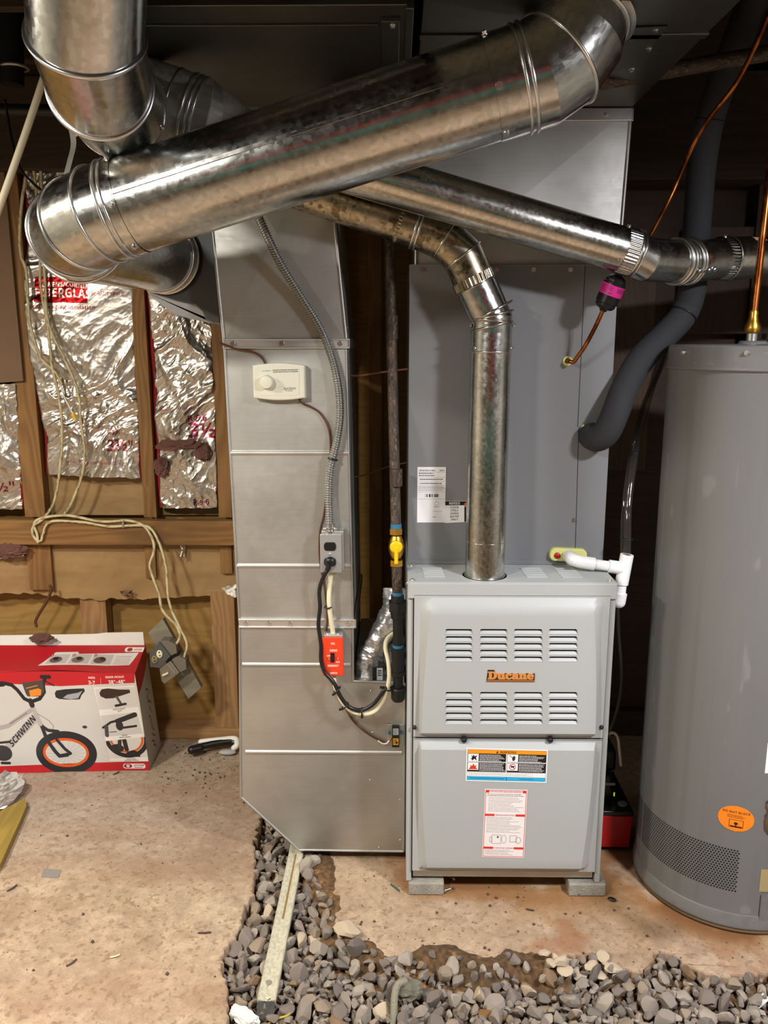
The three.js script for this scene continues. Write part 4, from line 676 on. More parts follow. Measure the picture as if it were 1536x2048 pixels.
{ // upper vent pipe: from the reducer to above the water heater
  const R = .0508; const f = thing('vent_pipe', 'slim shiny round vent pipe sloping down to the right, ending level above the water heater', 'vent pipe');
  const c0 = M._ventEnd.clone(); delete M._ventEnd; const c1 = at(1243, 499, 1.935), c2 = at(1290, 519, 1.95), c3 = at(1366, 524, 2.02), c4 = at(1442, 517, 2.09), c5 = at(1760, 508, 2.26);
  const m = mitrePipe([c0, c1], R, 48); part(f, 'pipe', m.geo, M.galvFlue); const u = m.dir[0]; const e = mitrePipe([c1.clone().addScaledVector(u, -.004), c1.clone().addScaledVector(u, .035), c2, c3, c4], R - .001, 48); part(f, 'elbow', e.geo, M.galvRound);
  part(f, 'crimped_collar', crimp(c1.clone().addScaledVector(u, .012), u, R + .0006, .03, 40, .0016), M.galvRound);
  for (const k of [.03, .038]) part(f, 'bead', beadAt(c1.clone().addScaledVector(u, k), u, R + .001, .003), M.galvBright);
  const d3 = c4.clone().sub(c3).normalize(); const dm = c3.clone().sub(c2).normalize(); for (const k of [-.026, -.014]) part(f, 'bead', beadAt(c3.clone().addScaledVector(dm, k), dm.clone().add(d3), R + .002, .0042), M.galvBright); for (const k of [.012, .022]) part(f, 'bead', beadAt(c3.clone().addScaledVector(d3, k), d3, R + .002, .0038), M.galvBright);
  const u5 = c5.clone().sub(c4).normalize(); part(f, 'crimped_collar', crimp(c4.clone().addScaledVector(u5, .003), u5, R + .0006, .028, 40, .0016), M.galvRound); const p2 = mitrePipe([c4.clone().addScaledVector(u5, .018), c5], R + .0012, 48); part(f, 'pipe', p2.geo, M.galvFlue); part(f, 'bead', beadAt(c4.clone().addScaledVector(u5, .022), u5, R + .002, .0025), M.galvBright);
  const sx3 = (p, d, a) => { const s = V(0, 0, 1).sub(d.clone().multiplyScalar(d.z)).normalize(), w = V(0, 1, 0).sub(d.clone().multiplyScalar(d.y)); const n = s.multiplyScalar(Math.cos(a)).add(w.multiplyScalar(Math.sin(a))).normalize(); screw(f, p.clone().addScaledVector(n, R), n); };
  sx3(c1.clone().addScaledVector(u, -.004), u, 1.3); sx3(c1.clone().addScaledVector(u, -.01), u, -.7); sx3(c4, u5, 1.35); sx3(c4.clone().addScaledVector(u5, .005), u5, -.6);
  for (const k of [.035, .05, .07, .09]) sx3(c3.clone().addScaledVector(d3, k - .03), d3, -.55);
  { const n = V(0, .82, .57); const p = c4.clone().addScaledVector(u5, .085).addScaledVector(n, R + .0018); const g = sheetQuad(V(-.03, -.006, 0), V(.03, -.008, 0), V(.026, .008, 0), V(-.026, .009, 0), 10, 2, (uu, v, q) => { q.z -= q.y * q.y * 9; }); g.applyQuaternion(new THREE.Quaternion().setFromUnitVectors(V(0, 0, 1), n)); g.translate(p.x, p.y, p.z); part(f, 'paper_sticker', g, std({ color: 0xcfae98, roughness: .7 }), 'peeled tan paper sticker'); }
}
{ // furnace flue: up from the furnace top, elbow, then level to the left
  const R = .0505; const f = thing('flue_pipe', 'slim round flue pipe rising from the furnace top and bending left under the vent pipe', 'flue pipe');
  const base = py(969, 1150, .883).setY(.872); const p1 = at(982, 690, 2.06); const p2 = at(984, 640, 2.047), p3 = at(925, 512, 2.015), p4 = at(836, 455, 2.0), p5 = at(588, 372, 1.975);
  const v = mitrePipe([base, p1], R, 56); part(f, 'pipe', v.geo, M.galvFlue); part(f, 'lap_edge', beadAt(base.clone().lerp(p1, .17), v.dir[0], R, .0009), M.galvFlue); part(f, 'seam', cyl(base.clone().add(V(.012, .03, R - .0005)), base.clone().lerp(p1, .165).add(V(.012, 0, R - .0005)), .0012, .0012, 6), M.galvFlue);
  const up = v.dir[0]; const e = mitrePipe([p1.clone().addScaledVector(up, -.018), p1.clone().addScaledVector(up, .03), p2], R + .001, 56); part(f, 'sleeve', e.geo, M.galvRound); part(f, 'bead', beadAt(p1.clone().addScaledVector(up, -.018), up, R + .0015, .0022), M.galvBright);
  const el = mitrePipe([p2.clone().addScaledVector(up, -.012), p2, p2.clone().lerp(p3, .55)], R + .0005, 56); part(f, 'elbow', el.geo, M.galvRound);
  for (const [k, tilt] of [[-.016, .25], [-.004, -.12], [.008, .3], [.02, .55]]) part(f, 'bead', beadAt(p2.clone().addScaledVector(up, k), up.clone().add(V(-tilt, .0, 0)).normalize(), R + .003, .003), M.galvFlue);
  const d3 = p3.clone().sub(p2).normalize(); const d4 = p4.clone().sub(p3).normalize(), d5 = p5.clone().sub(p4).normalize();
  const lo = mitrePipe([p2.clone().lerp(p3, .5), p3.clone().addScaledVector(d3, .0), p3.clone().lerp(p4, .45).add(V(.004, .01, 0)), p4], R - .0005, 56); part(f, 'elbow', lo.geo, M.galvOld); for (const i of [1, 2]) part(f, 'bead', lo.bead(i, .003), M.galvFlue);
  part(f, 'crimped_collar', crimp(p2.clone().lerp(p3, .62), d3, R + .001, .02, 30, .0022), M.galvOld); part(f, 'bead', beadAt(p2.clone().lerp(p3, .54), d3, R + .001, .0018), M.galvFlue);
  const run = mitrePipe([p4, p5], R - .001, 56); part(f, 'pipe', run.geo, M.galvOld, 'older blotchy galvanized run'); for (const k of [-.003, .006]) part(f, 'bead', beadAt(p4.clone().addScaledVector(d5, k), d5, R + .001, .0032), M.galvBright); part(f, 'crimped_collar', crimp(p4.clone().addScaledVector(d5, .045), d5, R, .008, 40, .001), M.galvOld);
  for (const [p, d] of [[p1.clone().addScaledVector(up, -.008), up]]) for (const a of [.2, 1.4, 2.6]) { const n = V(Math.cos(a), 0, Math.sin(a)); screw(f, p.clone().addScaledVector(n, R), n); }
  for (const s of [-1, 1]) screw(f, p2.clone().add(V(s * (R + .002), -.012, .01)), V(s, 0, .2)); screw(f, p4.clone().addScaledVector(d5, .05).add(V(.012, -R + .003, .01)), V(.2, -1, .3));
  part(f, 'base_ring', beadAt(V(base.x, fyt + .0015, base.z), UP, R + .0015, .0016), M.galvBright);
}
// ------------------------------------------------------------------ gas line beside the furnace
{
  const f = thing('gas_pipe', 'vertical rusty iron gas pipe between duct and furnace, with yellow valve and black fittings', 'pipe');
  const q = (x, y) => pz(x, y, -.095 - .18 * Math.max(0, (1000 - y) / 700)); const top = q(775, 330), v0 = q(792, 1062), v1 = q(793, 1125), un = q(795, 1200), tee = q(796, 1322), cap = q(796, 1388);
  top.y = 1.93; const R = .0134;
  part(f, 'pipe', cyl(top, v0, R, R, 20), M.iron); part(f, 'pipe', cyl(v1, un, R, R, 20), M.iron); part(f, 'pipe', cyl(un, tee, R * .98, R * .98, 20), M.ironBlack); part(f, 'pipe', cyl(tee, cap, R, R, 20), M.ironBlack);
  for (const [y, s] of [[655, .03], [955, .022]]) { const p = q(784 + (y - 655) * .03, y); part(f, 'coupling', cyl(p.clone().add(V(0, -s, 0)), p.clone().add(V(0, s, 0)), R * 1.12, R * 1.12, 20), M.iron); }
  const dn = V(0, -1, 0); const valve = part(f, 'gas_valve', mergeGeometries([orient(hex(.018, .016), v0, dn), orient(hex(.018, .016), v1, dn), orient(lathe([[.012, -.03], [.017, -.02], [.021, 0], [.017, .02], [.012, .03]], 20).toNonIndexed(), v0.clone().lerp(v1, .5), dn)].map((g) => (g.index ? g.toNonIndexed() : g))), M.brass, 'brass gas valve body');
  const hp = v0.clone().lerp(v1, .42).add(V(0, 0, .026)); part(valve, 'handle', mergeGeometries([orient(lathe([[0, .008], [.012, .008], [.0165, .004], [.017, 0], [0, 0]], 24), hp, V(0, 0, 1)), box(hp.x - .005, hp.x + .005, hp.y - .045, hp.y, hp.z + .002, hp.z + .01, .003)].map((g) => (g.index ? g.toNonIndexed() : g))), M.yellow, 'yellow lever handle');
  const t1 = q(792, 1073); for (const [p, h] of [[q(792, 1052), .012], [q(795, 1188), .012], [q(796, 1292), .008]]) part(f, 'sealing_tape', cyl(p.clone().add(V(0, -h / 2, 0)), p.clone().add(V(0, h / 2, 0)), R * 1.07, R * 1.07, 20), M.blueTape, 'blue sealing tape');
  const u1 = q(795, 1212); part(f, 'union', mergeGeometries([orient(hex(.026, .026), u1, UP), cyl(u1.clone().add(V(0, .012, 0)), u1.clone().add(V(0, .03, 0)), .019, .017, 20).toNonIndexed(), cyl(u1.clone().add(V(0, -.034, 0)), u1.clone().add(V(0, -.012, 0)), .017, .02, 20).toNonIndexed()]), M.ironBlack);
  part(f, 'tee', mergeGeometries([cyl(tee.clone().add(V(0, -.034, 0)), tee.clone().add(V(0, .034, 0)), .0185, .0185, 24), cyl(tee.clone().add(V(0, .028, 0)), tee.clone().add(V(0, .038, 0)), .0205, .0205, 24), cyl(tee.clone().add(V(0, -.038, 0)), tee.clone().add(V(0, -.028, 0)), .0205, .0205, 24), cyl(tee, tee.clone().add(V(.005, 0, -.05)), .0175, .0175, 24)]), M.ironBlack);
  part(f, 'cap', orient(lathe([[0, -.02], [.015, -.019], [.019, -.012], [.0195, .01], [.0205, .012], [.0205, .02], [.013, .02]], 24), cap, UP), M.ironBlack);
  part(f, 'nipple', cyl(tee.clone().add(V(.004, -.03, -.012)), tee.clone().add(V(.012, -.05, -.04)), .009, .009, 12), M.ironBlack);
}
// foil-wrapped flexible duct lying in the gap
{
  const foilRoll = (label, pts, r, flat) => { const c = curve(pts); const g = new THREE.TubeGeometry(c, 140, r, 40, false); const p = g.attributes.position, n = g.attributes.normal; for (let i = 0; i < p.count; i++) { const x = p.getX(i), y = p.getY(i), z = p.getZ(i); const k = .006 * (ridge(x * 26 - y * 8 + 40, z * 24 + 40) - .8) + .004 * (ridge(x * 60 + 9, y * 50 + 9) - .8); p.setXYZ(i, x + n.getX(i) * k, y + n.getY(i) * k, z + n.getZ(i) * k); } g.computeVertexNormals(); return solo('foil_duct', g, M.foilWrap, label, 'flexible duct'); };
  M.foilWrap = std({ color: 0xe2e2e3, metalness: .9, roughness: .42 });
  foilRoll('foil-wrapped flexible duct leaning up in the gap behind the gas pipe', [pz(718, 1352, -.2), pz(738, 1318, -.2), pz(762, 1270, -.205), pz(790, 1212, -.22), pz(806, 1176, -.235)].map((v) => V(Math.max(-.079, Math.min(v.x, .0)), v.y, v.z)), .029);
  foilRoll('flat crumpled foil wrap lying low in the gap behind the white cable', [pz(742, 1342, -.27), pz(764, 1330, -.27), pz(785, 1318, -.28), pz(806, 1306, -.29)].map((v, i) => V(Math.max(-.07, Math.min(v.x, .0)), v.y + .02, v.z)), .026);
  const a = pz(745, 1362, DZ - .008), b = pz(766, 1335, DZ - .008); const g = box(a.x, b.x, a.y + .002, b.y, DZ - .012, DZ - .009, .0005); solo('filter_tag', g, std({ roughness: .5, map: canvasTex(64, 96, (x) => { x.fillStyle = '#101014'; x.fillRect(0, 0, 64, 96); x.fillStyle = '#b7c0cc'; x.fillRect(26, 4, 36, 88); x.fillStyle = '#34383f'; lines(x, 32, 20, 58, 3, 16, 9, '#34383f', 0); }) }), 'small black and pale printed tag in the gap at the ledge', 'tag');
  { const uv = g.attributes.uv, p = g.attributes.position; for (let i = 0; i < uv.count; i++) uv.setXY(i, (p.getX(i) - a.x) / (b.x - a.x), (p.getY(i) - a.y) / (b.y - a.y)); }
}
// ------------------------------------------------------------------ controls on the return duct
{ // humidity control
  const f = thing('humidity_control', 'cream plastic control box with round knob on the return duct', 'control'); const z = DZ + .004; const P = (x, y) => pz(x, y, z + .028); const a = P(507, 796), b = P(609, 731), w = b.x - a.x, h = b.y - a.y;
  const out = []; const n = 8; for (let i = 0; i <= n; i++) { const t = i / n; out.push([a.x + w * t, a.y - .006 * Math.sin(t * 3.14)]); } for (let i = 0; i <= n; i++) { const t = 1 - i / n; out.push([a.x + w * t, b.y + .006 * Math.sin(t * 3.14)]); }
  const g = extrude(out, .024, .004); g.translate(0, 0, z); part(f, 'case', uvBox(g), M.beige);
  const pr = (x, y) => pz(x, y, z + .0288); sticker(f, 'front_print', [pr(512, 792), pr(598, 790), pr(598, 736), pr(512, 738)], z + .0286, canvasTex(430, 270, (x, ww, hh) => { x.fillStyle = '#d9d9c8'; x.fillRect(0, 0, ww, hh); x.fillStyle = '#55584f'; x.font = 'bold 15px sans-serif'; x.fillText('% HUMIDITY', 60, 26); lines(x, 168, 12, 420, 2, 18, 9, '#55584f', .02); x.font = 'bold 14px sans-serif'; x.fillText('OFF', 104, 70); x.font = 'italic bold 36px serif'; x.fillStyle = '#2f3d3a'; x.fillText('Aprilaire', 272, 214, 126); lines(x, 300, 222, 370, 1, 8, 6, '#55584f', .1); x.strokeStyle = '#b7b8a8'; x.lineWidth = 3; x.beginPath(); x.moveTo(40, 205); x.quadraticCurveTo(160, 208, 300, 172); x.stroke(); }));
  const kp = pz(534, 764, z + .029); part(f, 'knob', orient(lathe([[0, .018], [.014, .018], [.0165, .015], [.0175, 0]], 28), kp.setZ(z + .029), V(0, 0, 1)), M.beige, 'round cream knob');
}
{ const z = DZ + .006; solo('thermostat_wire', wire([[440, 686], [470, 697], [505, 704], [524, 716], [533, 733]].map(([x, y]) => pz(x, y, z)), .003, 40), M.brownWire, 'brown wire from the duct cleat to the top of the cream control box', 'wire');
  solo('thermostat_wire', wire([[597, 796], [604, 806], [620, 813], [640, 826], [655, 850], [661, 880], [660, 930], [655, 975], [648, 1030], [640, 1066], [640, 1120], [650, 1180], [655, 1240], [646, 1300], [648, 1340], [668, 1372], [690, 1415], [710, 1446], [740, 1470], [772, 1486]].map(([x, y], i) => pz(x, y, z + (i > 8 && i < 12 ? -.001 : .001))), .003, 160), M.brownWire, 'long brown wire from the cream control box down to the small relay', 'wire');
  solo('relay_lead', wire([[772, 1486], [777, 1484], [783, 1474]].map(([x, y]) => pz(x, y, z + .004)), .002, 12), std({ color: 0xb5764a, roughness: .5 }), 'orange stripped lead at the left of the small relay', 'wire'); solo('relay_lead', wire([[757, 1482], [765, 1487], [773, 1487], [778, 1482]].map(([x, y]) => pz(x, y, z + .005)), .002, 14), M.white, 'white stripped lead at the left of the small relay', 'wire'); }
{ // flexible armoured conduit
  const f = thing('armoured_conduit', 'ribbed metal conduit curving down the return duct to the grey outlet box', 'conduit');
  const pts = [[505, 400, -.03], [524, 450, -.055], [560, 525, -.09], [600, 590, -.112], [640, 655, -.122], [662, 710, -.122], [676, 770, -.12], [680, 830, -.12], [673, 885, -.12], [661, 940, -.12], [658, 990, -.117], [660, 1056, -.105]].map(([x, y, z]) => pz(x, y, z));
  const c = curve(pts); const L = c.getLength(), N = 760, S = 12; const fr = c.computeFrenetFrames(N, false); const pos = [], idx = [];
  for (let i = 0; i <= N; i++) { const t = i / N, p = c.getPointAt(t); for (let j = 0; j <= S; j++) { const a = j / S * 6.2832; const ph = (t * L / .0062 + j / S) % 1; const r = .0098 + .0016 * (ph < .5 ? Math.sin(ph * 6.2832) : -.35); const n = fr.normals[i].clone().multiplyScalar(Math.cos(a)).add(fr.binormals[i].clone().multiplyScalar(Math.sin(a))); pos.push(p.x + n.x * r, p.y + n.y * r, p.z + n.z * r); } }
  for (let i = 0; i < N; i++) for (let j = 0; j < S; j++) { const k = i * (S + 1) + j; idx.push(k, k + S + 1, k + 1, k + 1, k + S + 1, k + S + 2); }
  const g = new THREE.BufferGeometry(); g.setAttribute('position', new THREE.Float32BufferAttribute(pos, 3)); g.setIndex(idx); g.computeVertexNormals(); part(f, 'armour', g, std({ color: 0x9c9d9a, metalness: 1, roughness: .4 }));
  part(f, 'cable_tie', beadAt(c.getPointAt(.79), c.getTangentAt(.79), .0125, .002), M.black);
}
const strapAt = (p, d, r, parent) => part(parent, 'cable_tie', beadAt(p, d, r, .0022), M.black);
{ // outlet box
  const f = thing('outlet_box', 'grey metal outlet box with two black sockets on the return duct', 'outlet box'); const z = DZ + .003; const F2 = (x, y) => pz(x, y, z + .045); const a = F2(641, 1145), b = F2(683, 1068);
  part(f, 'box', box(a.x + .003, b.x + .006, a.y + .002, b.y + .008, z, z + .042, .004), M.galvFlat);
  const cv = extrude(rrect(a.x, a.y, b.x, b.y, .004), .004, .0015); cv.translate(0, 0, z + .042); part(f, 'cover', uvBox(cv), std({ color: 0xb4b6b6, metalness: .6, roughness: .45 }));
  const zc = z + .0475; const oval = (p) => { const s = []; for (let i = 0; i < 28; i++) { const t = i / 28 * 6.2832; s.push([p.x + Math.max(-.0158, Math.min(.0158, .0162 * Math.cos(t))), p.y + Math.max(-.0115, Math.min(.0115, .0165 * Math.sin(t)))]); } const g = extrude(s, .003, .001); g.translate(0, 0, zc - .002); return uvBox(g); };
  const s1 = pz(660, 1093, zc), s2 = pz(660, 1124, zc); const so = part(f, 'socket', oval(s1), M.black); part(f, 'socket', oval(s2), M.black);
  for (const dx of [-.005, .005]) part(so, 'slot', box(s1.x + dx - .0008, s1.x + dx + .0008, s1.y - .001, s1.y + .006, zc, zc + .0016, 0), M.dark);
  const cs = pz(660, 1108, zc); part(f, 'cover_screw', orient(lathe([[0, .0018], [.0026, .001], [.003, 0]], 12), cs, V(0, 0, 1)), M.screw);
  const cn = pz(661, 1060, z + .03); part(f, 'connector', mergeGeometries([cyl(cn.clone().add(V(0, -.012, 0)), cn.clone().add(V(0, .0, 0)), .0165, .0165, 20), cyl(cn, cn.clone().add(V(0, .018, 0)), .0125, .0125, 16)]), M.galvBright); for (const s of [-1, 1]) part(f, 'connector_screw', orient(new THREE.SphereGeometry(.005, 10, 8), cn.clone().add(V(s * .014, .006, .012)), UP), M.screw);
}
{ // red emergency switch
  const f = thing('emergency_switch', 'red emergency switch plate on a small metal box low on the return duct', 'switch'); const z = DZ + .003; const P = (x, y) => pz(x, y, z + .04); const a = P(645, 1351), b = P(687, 1275);
  part(f, 'box', box(a.x + .004, b.x - .002, a.y + .004, b.y + .006, z, z + .038, .003), M.galvFlat);
  const cv = extrude(rrect(a.x, a.y, b.x, b.y, .004), .003, .0018); cv.translate(0, 0, z + .038); part(f, 'plate', uvBox(cv), M.redPlate);
  const zc = z + .0432; sticker(f, 'plate_print', [[647, 1349], [685, 1349], [685, 1277], [647, 1277]].map(([x, y]) => pz(x, y, zc)), zc, canvasTex(220, 400, (x, w, h) => { x.fillStyle = '#e5401c'; x.fillRect(0, 0, w, h); x.fillStyle = '#ffeee6'; x.textAlign = 'center'; x.textBaseline = 'middle'; x.font = 'bold 30px sans-serif'; x.fillText('OIL', 110, 56); x.fillText('BURNER', 116, 132, 90); x.fillText('EMERGENCY', 112, 302, 128); x.fillText('SWITCH', 118, 384, 84); x.font = 'bold 26px sans-serif'; x.fillText('ON', 60, 192); x.fillText('OFF', 168, 262); x.fillRect(60, 210, 5, 26); x.fillRect(166, 212, 5, 26); }));
  const s = pz(665, 1315, zc); part(f, 'toggle_frame', box(s.x - .0055, s.x + .0055, s.y - .014, s.y + .013, zc, zc + .0012, .0006), M.black); part(f, 'toggle', box(s.x - .0032, s.x + .0032, s.y + .0, s.y + .01, zc, zc + .012, .0015), M.black);
  const cn = pz(666, 1268, z + .02); part(f, 'connector', cyl(cn.clone().add(V(0, -.01, 0)), cn.clone().add(V(0, .004, 0)), .016, .016, 20), M.galvBright); for (const k of [-1, 1]) part(f, 'connector_screw', orient(new THREE.SphereGeometry(.0048, 10, 8), cn.clone().add(V(k * .014, .002, .01)), UP), M.screw);
}
{ // cables
  const w1 = thing('power_cable', 'cream flat power cable from the outlet box down into the red switch', 'cable'); const p1 = [[663, 1142, -.11], [659, 1175, -.105], [658, 1205, -.1], [662, 1240, -.105], [667, 1272, -.115]].map(([x, y, z]) => pz(x, y, z)); part(w1, 'sheath', wire(p1, .0062, 60, 12), M.cream); strapAt(pz(656, 1214, -.1), V(0, 1, .1), .0085, w1);
  const w2 = thing('power_cable', 'cream cable looping from the red switch under the gas pipe and up behind it', 'cable'); const p2 = [[667, 1350, -.118], [671, 1374, -.095], [684, 1402, -.085], [702, 1421, -.085], [728, 1428, -.085], [752, 1420, -.085], [769, 1396, -.085], [778, 1360, -.085], [777, 1325, -.1], [771, 1295, -.13], [777, 1275, -.16], [800, 1260, -.2]].map(([x, y, z]) => pz(x, y, z)); part(w2, 'sheath', wire(p2, .0062, 140, 12), M.cream);
  const w3 = thing('appliance_cable', 'black power cord plugged into the grey outlet box and strapped to the cream cable', 'cable'); const p3 = [[658, 1136, -.085], [648, 1152, -.085], [639, 1180, -.1], [640, 1215, -.105], [637, 1250, -.1], [642, 1290, -.095], [642, 1320, -.09], [650, 1345, -.085], [668, 1366, -.08], [682, 1395, -.078], [700, 1415, -.078], [724, 1420, -.078], [748, 1407, -.078], [768, 1381, -.08], [776, 1372, -.086]].map(([x, y, z]) => pz(x, y, z)); part(w3, 'sheath', wire(p3, .0056, 160, 12), M.black);
  const plug = pz(660, 1124, DZ + .055); part(w3, 'plug', mergeGeometries([orient(lathe([[0, .012], [.009, .012], [.0135, .006], [.014, 0]], 20), plug.clone().setZ(DZ + .0515), V(0, 0, 1)), cyl(plug.clone().add(V(0, -.002, .006)), pz(654, 1140, -.083), .008, .0058, 14)]), M.black);
  for (const [x, y, r] of [[674, 1380, .012], [690, 1412, .012], [724, 1424, .012], [777, 1378, .011]]) strapAt(pz(x, y, -.082), x > 700 && x < 740 ? V(1, 0, 0) : x > 740 ? V(.1, 1, 0) : V(.7, -.7, 0), r, w3);
  for (const [x, y, a] of [[668, 1388, .6], [682, 1418, .4], [724, 1432, 1.57], [764, 1375, 0]]) { const p = pz(x, y, -.078); part(w3, 'tie_head', box(-.006, .006, -.003, .003, -.003, .003, .001).rotateZ(a).translate(p.x, p.y, p.z), M.black); }
}
{ // relay
  const f = thing('relay', 'small metal relay with black and yellow body at the furnace edge', 'relay'); const z = DZ + .002; const a = pz(774, 1487, z), b = pz(808, 1447, z); part(f, 'bracket', box(a.x, Math.min(b.x, fx0 - .001), a.y, b.y, z, z + .006, .0015), M.galvFlat);
  const c = pz(784, 1495, z + .02), d = pz(799, 1453, z + .02); part(f, 'body', box(c.x, d.x, c.y, d.y, z + .006, z + .02, .0015), M.black);
  const q = (l) => l.map(([x, y]) => pz(x, y, z + .0208)); sticker(f, 'yellow_label', q([[786, 1490], [797, 1490], [797, 1477], [786, 1477]]), z + .0208, canvasTex(64, 64, (x) => { x.fillStyle = '#c99a24'; x.fillRect(0, 0, 64, 64); lines(x, 8, 12, 50, 3, 14, 8, '#473608', .2); x.fillStyle = '#1d1a12'; x.beginPath(); x.arc(44, 42, 12, 0, 7); x.fill(); })); sticker(f, 'grey_label', q([[786, 1470], [797, 1470], [797, 1457], [786, 1457]]), z + .0208, canvasTex(64, 64, (x) => { x.fillStyle = '#aab3bb'; x.fillRect(0, 0, 64, 64); lines(x, 8, 14, 56, 3, 16, 7, '#6c757e', .2); }));
  for (const x of [778, 804]) { const p = pz(x, 1465, z + .006); part(f, 'terminal', orient(lathe([[0, .006], [.004, .005], [.005, 0]], 12), p.x > fx0 - .006 ? V(fx0 - .007, p.y, p.z) : p, V(0, 0, 1)), M.blueTape); }
}

// ------------------------------------------------------------------ refrigerant and condensate lines
{
  const f = thing('filter_drier', 'black filter drier canister with pink band on a copper line above the coil cabinet', 'filter drier'); const a = pz(1238, 548, -.04), b = pz(1205, 622, -.06); const d = a.clone().sub(b); const L = d.length(); const u = d.clone().normalize();
  const r = .0265; part(f, 'canister', orient(toCreasedNormals(lathe([[0, 0], [.008, 0], [.01, .004], [.02, .008], [r - .002, .014], [r - .002, .02], [r + .0005, .022], [r + .0005, L - .022], [r - .002, L - .02], [r - .002, L - .014], [.02, L - .008], [.01, L - .003], [.009, L]], 40), .4), b, u), M.black);
  const bt = canvasTex(512, 128, (x, w, h) => { x.fillStyle = '#e0309a'; x.fillRect(0, 0, w, h); for (let k = 0; k < 10; k++) { x.fillStyle = '#2a0b1f'; x.fillRect(20 + k * 9, 14, 4, 60); x.fillRect(280 + k * 9, 14, 4, 60); } lines(x, 130, 18, 260, 5, 20, 8, '#5a1442', .4); lines(x, 390, 18, 500, 5, 20, 8, '#5a1442', .4); });
  const bg = new THREE.CylinderGeometry(r + .0014, r + .0014, L * .27, 40, 1, true); part(f, 'band', orient(bg, b.clone().addScaledVector(u, L * .58), u), std({ map: bt, roughness: .4 }), 'pink printed band');
  const l = thing('copper_line', 'short copper line looping from the filter drier into the coil cabinet', 'pipe'); const e = C(1135, 722); part(l, 'tube', wire([b.clone().addScaledVector(u, .004), pz(1190, 655, -.085), pz(1170, 692, -.11), pz(1156, 712, -.125), pz(1147, 724, -.135), e.clone().setZ(CZ + .022), e.clone().setZ(CZ - .002)], .0052, 60, 12), M.copper); part(l, 'grommet', orient(new THREE.TorusGeometry(.0095, .0035, 8, 24).rotateX(Math.PI / 2), e.clone().setZ(CZ + .002), V(0, 0, 1)), M.foamYellow); 
  const l2 = thing('copper_line', 'thin long copper line slanting down from the upper right corner to the filter drier', 'pipe'); part(l2, 'tube', wire([[1560, -10, .1], [1536, 35, .06], [1508, 98, .03], [1470, 170, 0], [1420, 235, -.05], [1384, 295, -.1], [1345, 385, -.12], [1312, 450, -.1], [1280, 505, -.075], [1255, 530, -.05]].map(([x, y, z]) => pz(x, y, z)).concat([a.clone().addScaledVector(u, -.003)]), .0052, 120, 12), M.copper);
  const s = thing('insulated_line', 'thick line in black foam insulation, bending from the coil cabinet up to the ceiling', 'pipe'); const sp = [[1183, 872, -.15], [1196, 876, -.125], [1214, 862, -.11], [1232, 822, -.12], [1248, 780, -.14], [1280, 722, -.16], [1328, 672, -.19], [1366, 630, -.21], [1384, 580, -.22], [1390, 500, -.22], [1396, 420, -.22], [1404, 330, -.22], [1420, 240, -.21], [1452, 140, -.18], [1490, 40, -.15], [1512, -30, -.13]].map(([x, y, z]) => pz(x, y, z)); part(s, 'foam_sleeve', wire(sp, .035, 180, 28), M.foam);
  const cv = curve(sp); strapAt(cv.getPoint(7 / 15), cv.getTangent(7 / 15), .036, s); part(s, 'joint', beadAt(cv.getPoint(12.0 / 15), cv.getTangent(12.0 / 15), .0345, .0014), M.dark);
}
